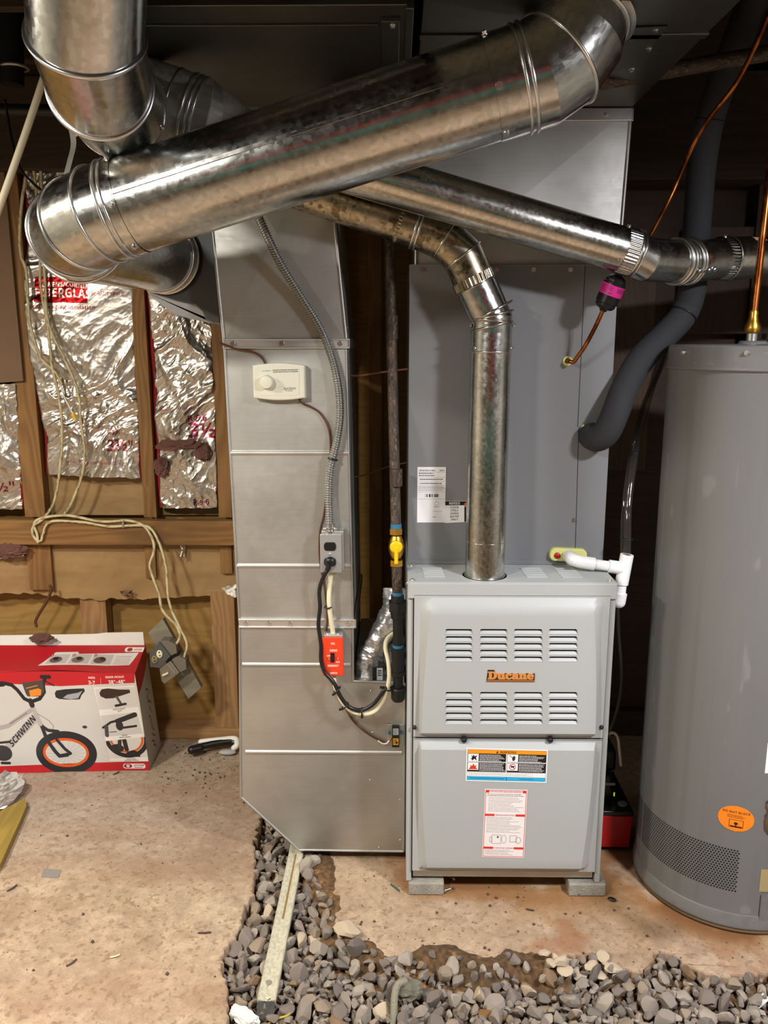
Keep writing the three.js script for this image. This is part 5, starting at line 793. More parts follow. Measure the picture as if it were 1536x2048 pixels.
{
  const f = thing('condensate_drain', 'white plastic drain pipe with elbow, tee and cap beside the furnace top', 'pipe'); const o = pz(1134, 1108, CZ + .006), e1 = pz(1150, 1118, -.1), e2 = pz(1172, 1126, -.085), t = pz(1248, 1137, -.09), tt = pz(1254, 1110, -.09), tb = pz(1243, 1168, -.09), cap = pz(1240, 1195, -.085);
  part(f, 'stub', cyl(o, o.clone().add(V(.001, 0, .03)), .0135, .0135, 28), M.pvc);
  const el = mitrePipe([o.clone().add(V(.001, 0, .02)), ...fillet(o.clone().add(V(.001, 0, .02)), o.clone().add(V(.003, -.002, .062)), t, .028, 6), o.clone().add(V(.003, -.002, .062)).lerp(t, .42)], .0168, 28); part(f, 'elbow', el.geo, M.pvc);
  const c0 = o.clone().add(V(.003, -.002, .062)); part(f, 'pipe', cyl(c0.clone().lerp(t, .38), t, .0133, .0133, 28), M.pvc);
  const up = tt.clone().sub(tb).normalize(); const dl = c0.clone().sub(t).normalize(); part(f, 'tee', mergeGeometries([cyl(tb, tt, .0172, .0172, 28), cyl(t, t.clone().addScaledVector(dl, .04), .0172, .0172, 28)]), M.pvc); part(f, 'tee_rim', beadAt(tt, up, .0155, .0018), M.pvc);
  part(f, 'pipe', cyl(tb, cap, .0134, .0134, 28), M.pvc); part(f, 'street_elbow', mergeGeometries([cyl(cap.clone().addScaledVector(up, .012), cap.clone().addScaledVector(up, -.012), .0165, .0165, 28).toNonIndexed(), new THREE.SphereGeometry(.0165, 24, 16).translate(...cap.clone().addScaledVector(up, -.012).toArray()).toNonIndexed(), cyl(cap.clone().addScaledVector(up, -.012), cap.clone().addScaledVector(up, -.014).add(V(-.006, 0, -.03)), .0165, .0165, 24).toNonIndexed()]), M.pvc);
  const tb2 = thing('clear_tube', 'clear vinyl tubes rising from the white tee behind the thick insulated line', 'tube'); const P = (l) => l.map(([x, y, z]) => pz(x, y, z));
  part(tb2, 'tube', wire(P([[1254, 1116, -.09], [1255, 1070, -.1], [1256, 1020, -.12], [1262, 960, -.15], [1276, 880, -.18], [1296, 800, -.21], [1318, 730, -.25], [1335, 680, -.28]]), .0095, 80, 14), M.clear);
  part(tb2, 'tube', wire(P([[1245, 1110, -.12], [1246, 1040, -.13], [1254, 960, -.16], [1268, 885, -.19], [1287, 810, -.22], [1316, 750, -.26], [1338, 690, -.3], [1348, 620, -.32]]), .006, 80, 12), M.clear);
  strapAt(pz(1255, 1078, -.1), UP, .0125, tb2); strapAt(pz(1271, 905, -.175), V(.25, 1, 0), .013, tb2);
  solo('thin_tube', wire(P([[1236, 1205, -.12], [1238, 1270, -.15], [1243, 1340, -.18], [1240, 1390, -.2], [1228, 1440, -.22], [1214, 1472, -.24]]), .0038, 60, 10), M.clear, 'thin clear drain tube hanging behind the right edge of the furnace', 'tube');
  solo('thin_tube', wire(P([[1216, 1468, -.25], [1228, 1466, -.25], [1236, 1476, -.25], [1239, 1500, -.25], [1242, 1530, -.25]]), .0042, 40, 10), M.cable, 'short pale hose entering the black condensate pump', 'tube');
}
{ // condensate pump
  const f = thing('condensate_pump', 'red and black condensate pump on the floor between furnace and water heater', 'pump'); const z1 = -.19, z0 = -.42; const a = pz(1180, 1692, z1), b = pz(1262, 1692, z1), yt = pz(1230, 1632, z1).y; const x0 = .575, x1 = b.x; const yb0 = .018;
  const g = extrude([[x0, yb0], [x1 - .006, yb0], [x1, yt], [x0 - .002, yt]], z1 - z0, .002); g.translate(0, 0, z0); part(f, 'tank', uvBox(g), M.redPlastic); part(f, 'base_feet', box(x0 + .01, x1 - .02, .0008, yb0, z0 + .02, z1 - .02, .002), M.black);
  part(f, 'cover', box(x0 - .002, x1 + .002, yt, yt + .016, z0 - .002, z1 + .002, .004), M.black); const yh = pz(1225, 1548, z1 - .06).y; part(f, 'motor_housing', box(x0, x1 - .05, yt + .014, yh, z0 + .02, z1 - .05, .01), M.black); part(f, 'motor_housing', box(x0 + .02, x1 - .03, yh - .01, yh + .06, z0 + .04, z1 - .09, .012), M.black);
  const k = pz(1245, 1626, z1 - .03); part(f, 'port_cap', orient(lathe([[0, .006], [.012, .006], [.014, .003], [.014, 0]], 24), V(k.x, yt + .016, z1 - .035), UP), std({ color: 0x77797c, roughness: .5 }));
  const gl = pz(1228, 1588, z1 - .05); part(f, 'indicator', box(gl.x - .002, gl.x + .002, gl.y - .006, gl.y + .006, z1 - .05, z1 - .047, .001), new THREE.MeshStandardMaterial({ color: 0x6f8f10, emissive: 0xb8e020, emissiveIntensity: .8 }), 'small green indicator light'); const wl = pz(1222, 1568, z1 - .05); part(f, 'spec_label', box(wl.x - .018, wl.x + .012, wl.y - .004, wl.y + .004, z1 - .05, z1 - .0485, .0004), std({ color: 0x8f9194, roughness: .5 }));
}
// ------------------------------------------------------------------ water heater
{
  const f = thing('water_heater', 'tall dusty grey cylindrical water heater at the right edge with orange round sticker', 'water heater'); const c = V(.934, 0, -.091), R = .243, ht = 1.468; const lat = (p, seg = 96) => { const g = lathe(p, seg); g.translate(c.x, 0, c.z); return g; };
  part(f, 'jacket', lat([[R + .001, .05], [R + .001, .052], [R, .056], [R, ht - .052], [R, ht - .05]]), M.heater);
  part(f, 'base_ring', lat([[R - .01, .012], [R + .005, .012], [R + .0065, .016], [R + .0065, .02], [R + .003, .05], [R, .052]]), M.heater);
  part(f, 'drip_rim', lat([[R - .02, .0006], [R + .004, .0006], [R + .0055, .006], [R + .004, .013], [R - .02, .013]]), std({ color: 0x5c4a33, roughness: .8 }), 'rusty brown bottom rim');
  part(f, 'top_cap', lat([[R + .0005, ht - .06], [R + .0045, ht - .058], [R + .0055, ht - .054], [R + .003, ht - .05], [R + .002, ht - .006], [R, ht - .001], [R - .006, ht], [.06, ht + .003], [0, ht + .003]]), M.heater);
  const surf = (px, pyy, k = 0) => { const r = ray(px, pyy), o = EYE.clone(); const dx = r.x, dz = r.z, ox = o.x - c.x, oz = o.z - c.z; const A = dx * dx + dz * dz, B = 2 * (ox * dx + oz * dz), CC = ox * ox + oz * oz - (R + k) ** 2; const t = (-B - Math.sqrt(Math.max(0, B * B - 4 * A * CC))) / (2 * A); return o.addScaledVector(r, t); };
  const norm = (p) => V(p.x - c.x, 0, p.z - c.z).normalize();
  const wrap = (x0, y0, x1, y1, k, nu, nv, shape) => { const p = surf(x0, y0), q = surf(x1, y1); const a0 = Math.atan2(p.z - c.z, p.x - c.x), a1 = Math.atan2(q.z - c.z, q.x - c.x); const pos = [], uv = [], idx = []; for (let j = 0; j <= nv; j++) for (let i = 0; i <= nu; i++) { const u = i / nu, v = j / nv; let uu = u * 2 - 1, vv = v * 2 - 1; if (shape) { const rr3 = vv; uu = uu * Math.sqrt(Math.max(0, 1 - rr3 * rr3)); } const a = a0 + (a1 - a0) * (uu + 1) / 2; const y = p.y + (q.y - p.y) * v; pos.push(c.x + (R + k) * Math.cos(a), y, c.z + (R + k) * Math.sin(a)); uv.push((uu + 1) / 2, 1 - v); } for (let j = 0; j < nv; j++) for (let i = 0; i < nu; i++) { const n = j * (nu + 1) + i; idx.push(n, n + nu + 2, n + 1, n, n + nu + 1, n + nu + 2); } const g = new THREE.BufferGeometry(); g.setAttribute('position', new THREE.Float32BufferAttribute(pos, 3)); g.setAttribute('uv', new THREE.Float32BufferAttribute(uv, 2)); g.setIndex(idx); g.computeVertexNormals(); return g; };
  part(f, 'round_sticker', wrap(1438, 1604, 1506, 1668, .0009, 24, 24, true), std({ roughness: .45, map: canvasTex(256, 256, (x) => { x.fillStyle = '#f5871f'; x.fillRect(0, 0, 256, 256); x.fillStyle = '#4a2608'; x.textAlign = 'center'; x.font = 'bold 32px sans-serif'; x.fillText('DO NOT BLOCK', 128, 76, 196); lines(x, 66, 92, 196, 3, 12, 6, '#7b4310', .2); x.fillStyle = '#3a1d06'; x.fillRect(90, 200, 84, 14); x.beginPath(); x.arc(130, 176, 14, 0, 7); x.fill(); x.fillRect(126, 180, 8, 24); x.strokeStyle = '#3a1d06'; x.lineWidth = 4; x.strokeRect(84, 140, 96, 74); }) }), 'orange round sticker');
  // perforated air screen: rows of dark holes round the lower jacket
  const hA = surf(1284, 1600), hB = surf(1478, 1706); const aL = Math.atan2(surf(1272, 1640).z - c.z, surf(1272, 1640).x - c.x), aR = Math.atan2(hB.z - c.z, hB.x - c.x);
  const yT = surf(1470, 1700).y, yB = surf(1470, 1782).y; const hole = new THREE.CircleGeometry(.0024, 6); const hs = []; const step = .0072; const n = Math.floor(Math.abs(aR - aL + 0) * R / step); let dA = aR - aL; while (dA > Math.PI) dA -= 6.2832; while (dA < -Math.PI) dA += 6.2832; const NN = Math.floor(Math.abs(dA) * R / step) + 14;
  let row = 0; for (let y = yB; y < yT; y += .0066, row++) for (let i = 0; i < NN; i++) { const a = aR - Math.sign(dA) * (i + (row % 2) * .5) * step / R; const g = hole.clone(); g.rotateY(Math.PI / 2 - a); g.translate(c.x + (R + .0006) * Math.cos(a), y, c.z + (R + .0006) * Math.sin(a)); hs.push(g); }
  const pf = part(f, 'air_holes', mergeGeometries(hs), M.dark, 'rows of small round air holes'); pf.userData.kind = 'stuff';
  for (const [x, y] of [[1367, 705], [1494, 706]]) { const p = surf(x, y, .004); part(f, 'screw', SCREW, M.screw).position.copy(p); f.children[f.children.length - 1].quaternion.setFromUnitVectors(UP, norm(p)); }
  part(f, 'jacket_seam', cyl(surf(1316, 1200).clone().setY(.06), surf(1316, 1200).clone().setY(1.2), .0018, .0018, 8), M.heater);
  part(f, 'brass_patch', wrap(1522, 1738, 1560, 1782, .001, 6, 2), std({ color: 0xa8966a, roughness: .5 }), 'tan label strip'); part(f, 'access_cover', wrap(1522, 1786, 1600, 1830, .004, 8, 2), M.heater);
  // water connection on the top
  const np = pz(1503, 680, c.z + .03); const base = V(np.x, ht, c.z + .03); const w = thing('water_pipe', 'copper water pipe with brass union rising from the top of the water heater', 'pipe'); part(w, 'nipple', cyl(base.clone().add(V(0, -.002, 0)), base.clone().add(V(0, .028, 0)), .0135, .0135, 20), M.galvBright, 'silver nipple'); part(w, 'union', orient(lathe([[.012, 0], [.019, .004], [.019, .018], [.014, .03], [.011, .042], [.0115, .05], [.0095, .056]], 24), base.clone().add(V(0, .026, 0)), UP), M.brass); part(w, 'tube', cyl(base.clone().add(V(0, .07, 0)), base.clone().add(V(.014, .62, 0)), .0085, .0085, 18), M.copper);
  part(f, 'top_gasket', orient(lathe([[0, .008], [.03, .008], [.034, .003], [.036, 0]], 28), base.clone().add(V(.004, .002, 0)), UP), M.heater);
  // gas line in front of the heater
  const g = thing('gas_pipe', 'brown gas pipe with elbow and white tag in front of the water heater', 'pipe'); const zz = .42; const G = (x, y) => pz(x, y, zz); const tp = G(1549, 1300).setY(1.4), bt = G(1543, 1655); part(g, 'pipe', cyl(V(bt.x, bt.y, zz), V(tp.x, 2.25, zz), .0107, .0107, 20), M.castBrown);
  part(g, 'union', mergeGeometries([orient(hex(.021, .022), V(bt.x, G(1540, 1462).y, zz), UP), orient(hex(.019, .02), V(bt.x, G(1540, 1390).y, zz), UP)]), M.castBrown); const ey = G(1543, 1650).y; part(g, 'elbow', mergeGeometries([orient(lathe([[.0107, .05], [.0165, .048], [.0165, .036], [.0135, .034], [.0135, .02], [.016, .018], [.0165, 0], [.015, -.014], [.009, -.022], [0, -.024]], 24), V(bt.x, ey, zz), UP).toNonIndexed(), cyl(V(bt.x, ey - .005, zz), V(bt.x + .06, ey - .005, zz - .01), .0135, .0135, 20).toNonIndexed()]), M.castBrown);
  const ta = G(1524, 1540), tc = G(1550, 1480); const tg = box(ta.x, tc.x, ta.y, tc.y, zz + .0125, zz + .0135, .0003); part(g, 'paper_tag', tg, M.white, 'white paper tag');
}
// ------------------------------------------------------------------ pipes in the dark upper corners
solo('iron_pipe', cyl(pz(1150, 172, .06), pz(1620, 92, -.1), .0175, .0175, 20), M.iron, 'brown horizontal pipe under the trunk at the upper right', 'pipe');
solo('drain_stack', cyl(pz(24, 170, -.6), pz(20, -80, -.6), .034, .034, 28), M.ironBlack, 'thick black vertical pipe in the dark upper left corner', 'pipe');
solo('pipe_clamp', beadAt(pz(30, 135, -.6), UP, .036, .005), M.galvFlat, 'metal clamp round the thick black pipe in the upper left corner', 'clamp');
solo('iron_pipe', cyl(pz(-40, 218, -.55), pz(300, 224, -.62), .016, .016, 18), M.ironBlack, 'black horizontal pipe behind the white rod at the upper left', 'pipe');
solo('white_rod', wire([pz(100, 118, .1), pz(60, 240, .1), pz(20, 355, .1), pz(-14, 450, .1)], .0078, 40, 14), M.cable, 'stiff off-white rod slanting down across the upper left corner', 'rod');
{ const P = [[135, 100, -.2], [136, 160, -.2], [140, 240, -.2], [147, 285, -.2], [140, 320, -.2], [128, 365, -.2]].map(([x, y, z]) => pz(x, y, z)); P.unshift(V(P[0].x, 2.3, -.2)); const c = curve(P); const a = [], idx = [], N = 40; for (let i = 0; i <= N; i++) { const p = c.getPoint(i / N); for (const k of [-1, 1]) a.push(p.x + k * .0085, p.y, p.z + k * .004); } for (let i = 0; i < N; i++) { const k = i * 2; idx.push(k, k + 1, k + 3, k, k + 3, k + 2); } const g = new THREE.BufferGeometry(); g.setAttribute('position', new THREE.Float32BufferAttribute(a, 3)); g.setIndex(idx); g.computeVertexNormals(); solo('hanger_strap', g, M.galvFlat, 'thin metal hanger strap between the white rod and the big round duct', 'strap'); }
// ------------------------------------------------------------------ cables on the left wall
{
  const cz = ZS + .03; const W = (name, label, pts, r = .0052, m = M.cableOld, cat = 'cable') => solo(name, wire(pts.map(([x, y, z]) => pz(x, y, z === undefined ? cz : z)), r, 140, 10), m, label, cat);
  W('wall_cable', 'old cream cable on the large foil batt with a stripped end above the yellow connector', [[70, 240], [55, 330], [42, 420], [40, 500], [52, 540], [56, 602], [61, 652], [81, 713], [112, 747], [123, 768]]);
  W('white_conductor', 'short white wire from the stripped cable end to the yellow connector', [[121, 768], [128, 792], [140, 816], [147, 829]], .0026, M.white, 'wire');
  { const p = pz(149, 834, cz + .002); const f = thing('wire_connector', 'small yellow twist-on wire connector on the large foil batt', 'connector'); part(f, 'cap', orient(lathe([[0, .012], [.004, .011], [.0065, -.006], [.0075, -.01], [.0075, -.012], [0, -.012]], 12), p, V(.45, -1, 0)), M.yellow); }
  W('wall_cable', 'old cream cable down the middle of the large foil batt and along the rail', [[48, 240], [70, 360], [80, 500], [81, 568], [95, 652], [105, 737], [117, 788], [123, 838], [123, 906], [112, 990], [100, 1020, ZS + .004], [84, 1040, ZS + .0445], [66, 1052, ZS + .047], [66, 1070, ZS + .047], [80, 1085, ZS + .047], [86, 1070, ZS + .048], [92, 1052, ZS + .047], [108, 1042, ZS + .046], [169, 1045, ZS + .046], [217, 1053, ZS + .046], [271, 1051, ZS + .046], [299, 1055, ZS + .047], [318, 1085, ZS + .06], [332, 1135, ZS + .08], [338, 1203, ZS + .1], [359, 1254, ZS + .12], [374, 1288, ZS + .13], [367, 1318, ZS + .13]].map((q) => q), .005);
  W('wall_cable', 'old cream cable hanging down the right half of the large foil batt to the rail', [[75, 240], [84, 400], [90, 560], [98, 649], [135, 730], [157, 788], [161, 838], [169, 906], [162, 957], [142, 1008], [128, 1030, ZS + .004]], .005);
  W('wall_cable', 'old cream cable looped flat along the rail and dropping to the loose boxes', [[76, 1084, ZS + .05], [74, 1068, ZS + .047], [68, 1048, ZS + .047], [85, 1036, ZS + .046], [135, 1031, ZS + .046], [203, 1043, ZS + .046], [254, 1041, ZS + .046], [288, 1052, ZS + .047], [305, 1078, ZS + .055], [308, 1102, ZS + .07], [300, 1129, ZS + .08], [305, 1152, ZS + .09], [318, 1186, ZS + .1], [325, 1220, ZS + .11], [352, 1250, ZS + .12], [360, 1272, ZS + .13], [352, 1290, ZS + .13]], .005);
  const st = thing('cable_staple', 'small metal staple holding both cables at the middle of the rail', 'staple'); const p = pz(247, 1047, ZS + .046); part(st, 'bridge', box(p.x - .004, p.x + .004, p.y - .014, p.y + .014, p.z - .006, p.z + .008, .002), M.screw);
  W('dark_wire', 'thin black wire crossing behind the white rod to the diagonal duct', [[10, 200, -.5], [24, 280, -.5], [40, 335, -.48], [70, 370, -.44], [90, 385, -.4]], .0036, M.black, 'wire');
  W('gap_wire', 'thin reddish wire across the dark gap left of the gas pipe', [[694, 750, -.3], [720, 751, -.3], [760, 745, -.3], [815, 738, -.3]], .0026, std({ color: 0x8f5d44, roughness: .5 }), 'wire'); W('gap_wire', 'dim wire low across the dark gap left of the gas pipe', [[700, 955, -.35], [730, 950, -.35], [770, 935, -.35], [815, 925, -.35]], .0026, M.brownWire, 'wire');
}
{ // weathered board with two loose boxes hanging from the cables
  const zf = ZS + .1; const P = (x, y, k = 0) => pz(x, y, zf + k); const prism = (px, th, k) => { const l = px.map(([x, y]) => P(x, y, k)); const g = extrude(l.map((p) => [p.x, p.y]), th, .001); g.translate(0, 0, zf + k - th); return uvBox(g); };
  solo('weathered_board', prism([[403, 1375], [377, 1398], [296, 1266], [326, 1238]], .022, 0), M.greyWood, 'weathered grey board hanging at a slant behind two loose electrical boxes', 'board');
  const pencil = [[[368, 1372], [376, 1368]], [[371, 1380], [380, 1370], [376, 1364]], [[384, 1376], [390, 1370], [387, 1382]]];
  const o = thing('outlet_box', 'loose dark outlet box with two cream sockets hanging in front of the slanted board', 'outlet box'); part(o, 'face', prism([[319, 1283], [341, 1312], [320, 1336], [300, 1334], [299, 1306]], .004, .05), M.darkPlate); part(o, 'box', prism([[321, 1282], [342, 1311], [354, 1306], [352, 1290], [338, 1282]], .045, .046), M.boxMetal);
  for (const [x, y, m] of [[319, 1308, M.cream], [309, 1319, std({ color: 0x8a7f58, roughness: .5 })]]) { const c = P(x, y, .0515); const s = part(o, 'socket', orient(lathe([[0, .003], [.0135, .003], [.0145, 0]], 20).scale(.75, 1, 1), c, V(0, 0, 1)), m); s.rotation.z = .0; for (const d of [-1, 1]) { const q = P(x + d * .8, y + d * 3.2, .0548); part(s, 'slot', box(q.x - .0022, q.x + .0022, q.y - .0022, q.y + .0022, q.z, q.z + .0006, 0), M.dark); } }
  const s = thing('switch_box', 'loose metal switch box with a pale toggle hanging in front of the slanted board', 'switch box'); part(s, 'face', prism([[341, 1322], [358, 1346], [329, 1368], [323, 1362], [319, 1338]], .004, .05), std({ color: 0x8d8a80, metalness: .7, roughness: .4 })); part(s, 'box', prism([[343, 1320], [360, 1345], [373, 1338], [372, 1320], [358, 1312]], .045, .045), M.boxMetal);
  const tg = P(331, 1348, .056); const g = box(-.012, .012, -.003, .003, -.004, .006, .002); g.rotateZ(.45); g.translate(tg.x, tg.y, tg.z); part(s, 'toggle', g, M.cream, 'pale toggle'); for (const [xa, ya, xb, yb2] of [[335, 1328, 350, 1346], [341, 1323, 357, 1345]]) part(s, 'rim', cyl(P(xa, ya, .051), P(xb, yb2, .051), .0022, .0022, 8), M.galvFlat);
}
// ------------------------------------------------------------------ carton
{
  const f = thing('bicycle_carton', 'red and white carton with a printed bicycle standing on the floor at the left', 'carton');
  const zf = -.65, zb = -.83; const px = (x, y, z) => pz(x, y, z); const BR = py(300, 1540, .0008), BL = V(-1.72, .0008, -.6), TR = px(270, 1346, zf + .005), TL = V(-1.74, px(0, 1337, zf).y + .005, zf + .02);
  const bBR = V(BR.x - .012, .0008, zb), bBL = V(-1.72, .0008, zb + .03), bTR = px(291, 1290, zb), bTL = V(-1.74, px(0, 1287, zb).y, zb + .02);
  const W = 2048, Hh = 820;
  // inverse of the front face: photo pixel -> canvas
  const nrm = (p, q) => V().crossVectors(p, q).normalize(); const ux = BR.clone().sub(BL), vy = TL.clone().sub(BL); const N = ux.clone().cross(vy).normalize();
  const toUV = (x, y) => { const r = ray(x, y); const t = BL.clone().sub(EYE).dot(N) / r.dot(N); const p = EYE.clone().addScaledVector(r, t); let u = .5, v = .5; for (let k = 0; k < 12; k++) { const a = BL.clone().lerp(BR, u), b = TL.clone().lerp(TR, u); const e = p.clone().sub(a.clone().lerp(b, v)); const du = BR.clone().sub(BL).lerp(TR.clone().sub(TL), v), dv = b.clone().sub(a); u += e.dot(du) / du.lengthSq(); v += e.dot(dv) / dv.lengthSq(); } return [u * W, (1 - v) * Hh]; };
  const Z = (x, y) => toUV(x / 4.518, 1240 + y / 4.518);                                     // coordinates as read on an enlarged view
  const tx = canvasTex(W, Hh, (x) => {
    x.fillStyle = '#cbc9c4'; x.fillRect(0, 0, W, Hh); const poly = (l, c) => { x.fillStyle = c; x.beginPath(); l.forEach(([a, b], i) => { const q = Z(a, b); i ? x.lineTo(...q) : x.moveTo(...q); }); x.fill(); }; const line = (l, c, w) => { x.strokeStyle = c; x.lineWidth = w; x.lineCap = 'round'; x.lineJoin = 'round'; x.beginPath(); l.forEach(([a, b], i) => { const q = Z(a, b); i ? x.lineTo(...q) : x.moveTo(...q); }); x.stroke(); };
    const sc = (() => { const a = Z(400, 900), b = Z(500, 900); return Math.hypot(b[0] - a[0], b[1] - a[1]) / 100; })();
    const ell = (cx, cy, rx, ry, c, w) => { const q = Z(cx, cy); x.beginPath(); x.ellipse(q[0], q[1], rx * sc, ry * sc, 0, 0, 7); if (w) { x.strokeStyle = c; x.lineWidth = w * sc; x.stroke(); } else { x.fillStyle = c; x.fill(); } };
    const text = (s, a, b, size, c, rot = 0, f = 'bold', al = 'center') => { const q = Z(a, b); x.save(); x.translate(...q); x.rotate(rot); x.font = f + ' ' + size * sc + 'px sans-serif'; x.fillStyle = c; x.textAlign = al; x.textBaseline = 'middle'; x.fillText(s, 0, 0); x.restore(); };
    const pale = '#b3aba9';
    poly([[-2000, 380], [-2000, 600], [0, 560], [560, 585], [1240, 535], [1250, 300]], '#bd1d27'); poly([[-2000, 1360], [0, 1320], [880, 1285], [1400, 1270], [1400, 1500], [-2000, 1500]], '#bb1f28');
    poly([[860, 590], [1235, 560], [1345, 1270], [990, 1270]], '#e6e4e0'); poly([[875, 600], [1238, 575], [1275, 760], [905, 795]], '#cfcdc9'); poly([[920, 850], [1250, 810], [1300, 1010], [945, 1045]], '#cac8c4'); poly([[960, 1085], [1320, 1040], [1345, 1230], [990, 1250]], '#d4d1cc'); line([[862, 600], [992, 1265]], '#bcbab6', 4);
    text('AGES', 846, 500, 26, '#f2e6e2'); text('3-7', 846, 544, 44, '#f2e6e2'); line([[928, 500], [930, 560]], '#f2e6e2', 2); text('RIDER HEIGHT', 1060, 486, 26, '#f2e6e2', -.06); text('38"–48"', 1078, 530, 44, '#f2e6e2', -.06);
    // torn hand hole
    poly([[506, 650], [520, 625], [600, 612], [700, 604], [775, 600], [782, 625], [752, 660], [735, 700], [640, 706], [545, 700], [515, 685]], '#26272a'); poly([[580, 690], [620, 660], [720, 640], [760, 620], [720, 690], [650, 704]], '#9fa1a4');
    // main bicycle
    const tyre = '#25262b', or = '#d8591f'; ell(605, 1195, 238, 160, tyre, 74); ell(600, 1195, 196, 122, or, 24); const hub = [605, 1215]; for (let k = 0; k < 18; k++) { const a = k / 18 * 6.283; line([hub, [600 + 186 * Math.cos(a), 1195 + 112 * Math.sin(a)]], '#7e7e80', 1.4); }
    x.fillStyle = '#fff'; line([[380, 940], [430, 1080], [500, 1180], [540, 1225], [610, 1215]], '#2b2a2d', 34 * sc); line([[520, 1080], [590, 1160], [640, 1200], [605, 1215]], '#2b2a2d', 28 * sc); line([[370, 940], [440, 990], [530, 1000]], '#2b2a2d', 30 * sc); ell(605, 1212, 20, 16, '#2b2a2d');
    line([[85, 1130], [330, 880]], pale, 62 * sc); line([[-40, 980], [80, 950], [180, 880], [300, 800]], '#aca4a3', 38 * sc); line([[300, 770], [370, 930]], pale, 44 * sc); line([[100, 930], [200, 865], [250, 830]], '#34343a', 4 * sc); text('SCHWINN', 205, 1000, 74, '#2f3036', -.78, '900 italic');
    ell(30, 1200, 85, 70, '#3a363a'); line([[-40, 1110], [90, 1095]], '#2b2a2d', 20 * sc); line([[20, 1290], [90, 1290]], '#2b2a2d', 24 * sc); line([[350, 840], [450, 900], [490, 950], [485, 980]], '#4a4a4c', 4 * sc);
    line([[10, 560], [60, 560], [120, 575], [170, 620], [230, 700], [290, 730], [370, 700], [410, 640], [400, 560], [420, 520]], '#241f22', 32 * sc); line([[-20, 570], [40, 565]], '#241f22', 46 * sc); line([[390, 500], [460, 500]], '#241f22', 34 * sc); line([[420, 540], [500, 580]], '#241f22', 12 * sc); line([[285, 720], [300, 760]], '#2b2428', 46 * sc);
    poly([[190, 560], [400, 530], [410, 640], [370, 680], [260, 680]], '#4a4442'); poly([[275, 625], [360, 605], [385, 620], [380, 670], [285, 680]], '#ee8a28'); line([[250, 605], [350, 580]], '#e08a30', 8 * sc); poly([[175, 575], [215, 565], [250, 670], [215, 650]], '#c9c8c8');
    ell(775, 955, 22, 14, '#3a3636');
    // detail pictures at the right
    poly([[914, 640], [935, 605], [990, 595], [1100, 602], [1190, 600], [1196, 630], [1110, 660], [1040, 685], [970, 690], [925, 670]], '#3b2723'); line([[1070, 670], [1105, 730]], '#55504e', 24 * sc); line([[1060, 755], [1150, 735]], '#2c2928', 22 * sc); text('QUICK-ADJUST', 1090, 785, 17, '#4a4846', -.1); text('SEAT', 1095, 803, 17, '#4a4846', -.1);
    line([[940, 960], [1010, 910], [1080, 890]], '#2a2729', 20 * sc); line([[1070, 900], [1230, 835]], '#2a2729', 44 * sc); line([[1090, 900], [1110, 960], [1240, 940]], '#2a2729', 20 * sc); ell(1090, 940, 34, 44, '#2f2c2e'); line([[970, 950], [975, 1030]], '#4a4648', 36 * sc); line([[1000, 1000], [1060, 995]], '#2a2729', 6 * sc); text('FRONT', 1135, 1028, 17, '#4a4846', -.06); text('HAND BRAKE', 1138, 1046, 17, '#4a4846', -.06);
    x.save(); x.beginPath(); [[962, 1085], [1322, 1040], [1347, 1232], [992, 1250]].forEach(([a, b], i) => { const q = Z(a, b); i ? x.lineTo(...q) : x.moveTo(...q); }); x.clip(); ell(1150, 1060, 180, 160, tyre, 40); ell(1150, 1060, 145, 125, or, 20); ell(1065, 1150, 62, 40, '#2d2a2c'); line([[1090, 1070], [1085, 1150]], '#3a2f32', 34 * sc); line([[1130, 1070], [1150, 1160]], '#2f2628', 40 * sc); x.restore(); poly([[1140, 1230], [1150, 1185], [1210, 1165], [1270, 1190], [1272, 1230]], '#242325'); text('REMOVABLE', 1190, 1250, 15, '#4a4846', -.04); text('TRAINING WHEELS', 1192, 1264, 15, '#4a4846', -.04);
    const badge = (a, b, w) => { const q = Z(a, b); x.fillStyle = '#e9e2de'; x.beginPath(); x.roundRect(q[0] - w * sc / 2, q[1] - 24 * sc, w * sc, 48 * sc, 22 * sc); x.fill(); ell(a - w * .28, b, 38, 20, '#8c2328'); ell(a - w * .28, b, 16, 16, '#d8cfca'); text('LIFETIME', a + w * .2, b - 8, 22, '#6a3436'); text('WARRANTY', a + w * .2, b + 12, 15, '#6a3436'); }; badge(1215, 1318, 205);
  });
  const fr = sheetQuad(BL, BR, TR, TL, 30, 10, (u, v, p) => { p.z += .006 * Math.sin(u * 7) * v * v + .004 * (vn(u * 9, v * 6, 512) - .5); });
  part(f, 'front_panel', fr, std({ map: tx, roughness: .45 }), 'printed front with bicycle picture');
  const sideT = canvasTex(256, 512, (x, w, h) => { x.fillStyle = '#b3b0ab'; x.fillRect(0, 0, w, h); x.fillStyle = '#a91f26'; x.beginPath(); x.moveTo(0, 0); x.lineTo(w, 0); x.lineTo(w, 60); x.lineTo(0, 120); x.fill(); x.strokeStyle = '#55504d'; x.lineWidth = 9; for (let k = 0; k < 10; k++) { x.beginPath(); x.moveTo(90 + rnd() * 60, 150 + k * 32); x.quadraticCurveTo(120 + rnd() * 60, 170 + k * 32, 100 + rnd() * 70, 190 + k * 32); x.stroke(); } });
  part(f, 'side_panel', sheetQuad(BR, bBR, bTR, TR, 6, 10, (u, v, p) => { p.x += .006 * Math.sin(u * 3.14) * Math.sin(v * 3.14); }), std({ map: sideT, roughness: .55 }), 'grey printed side');
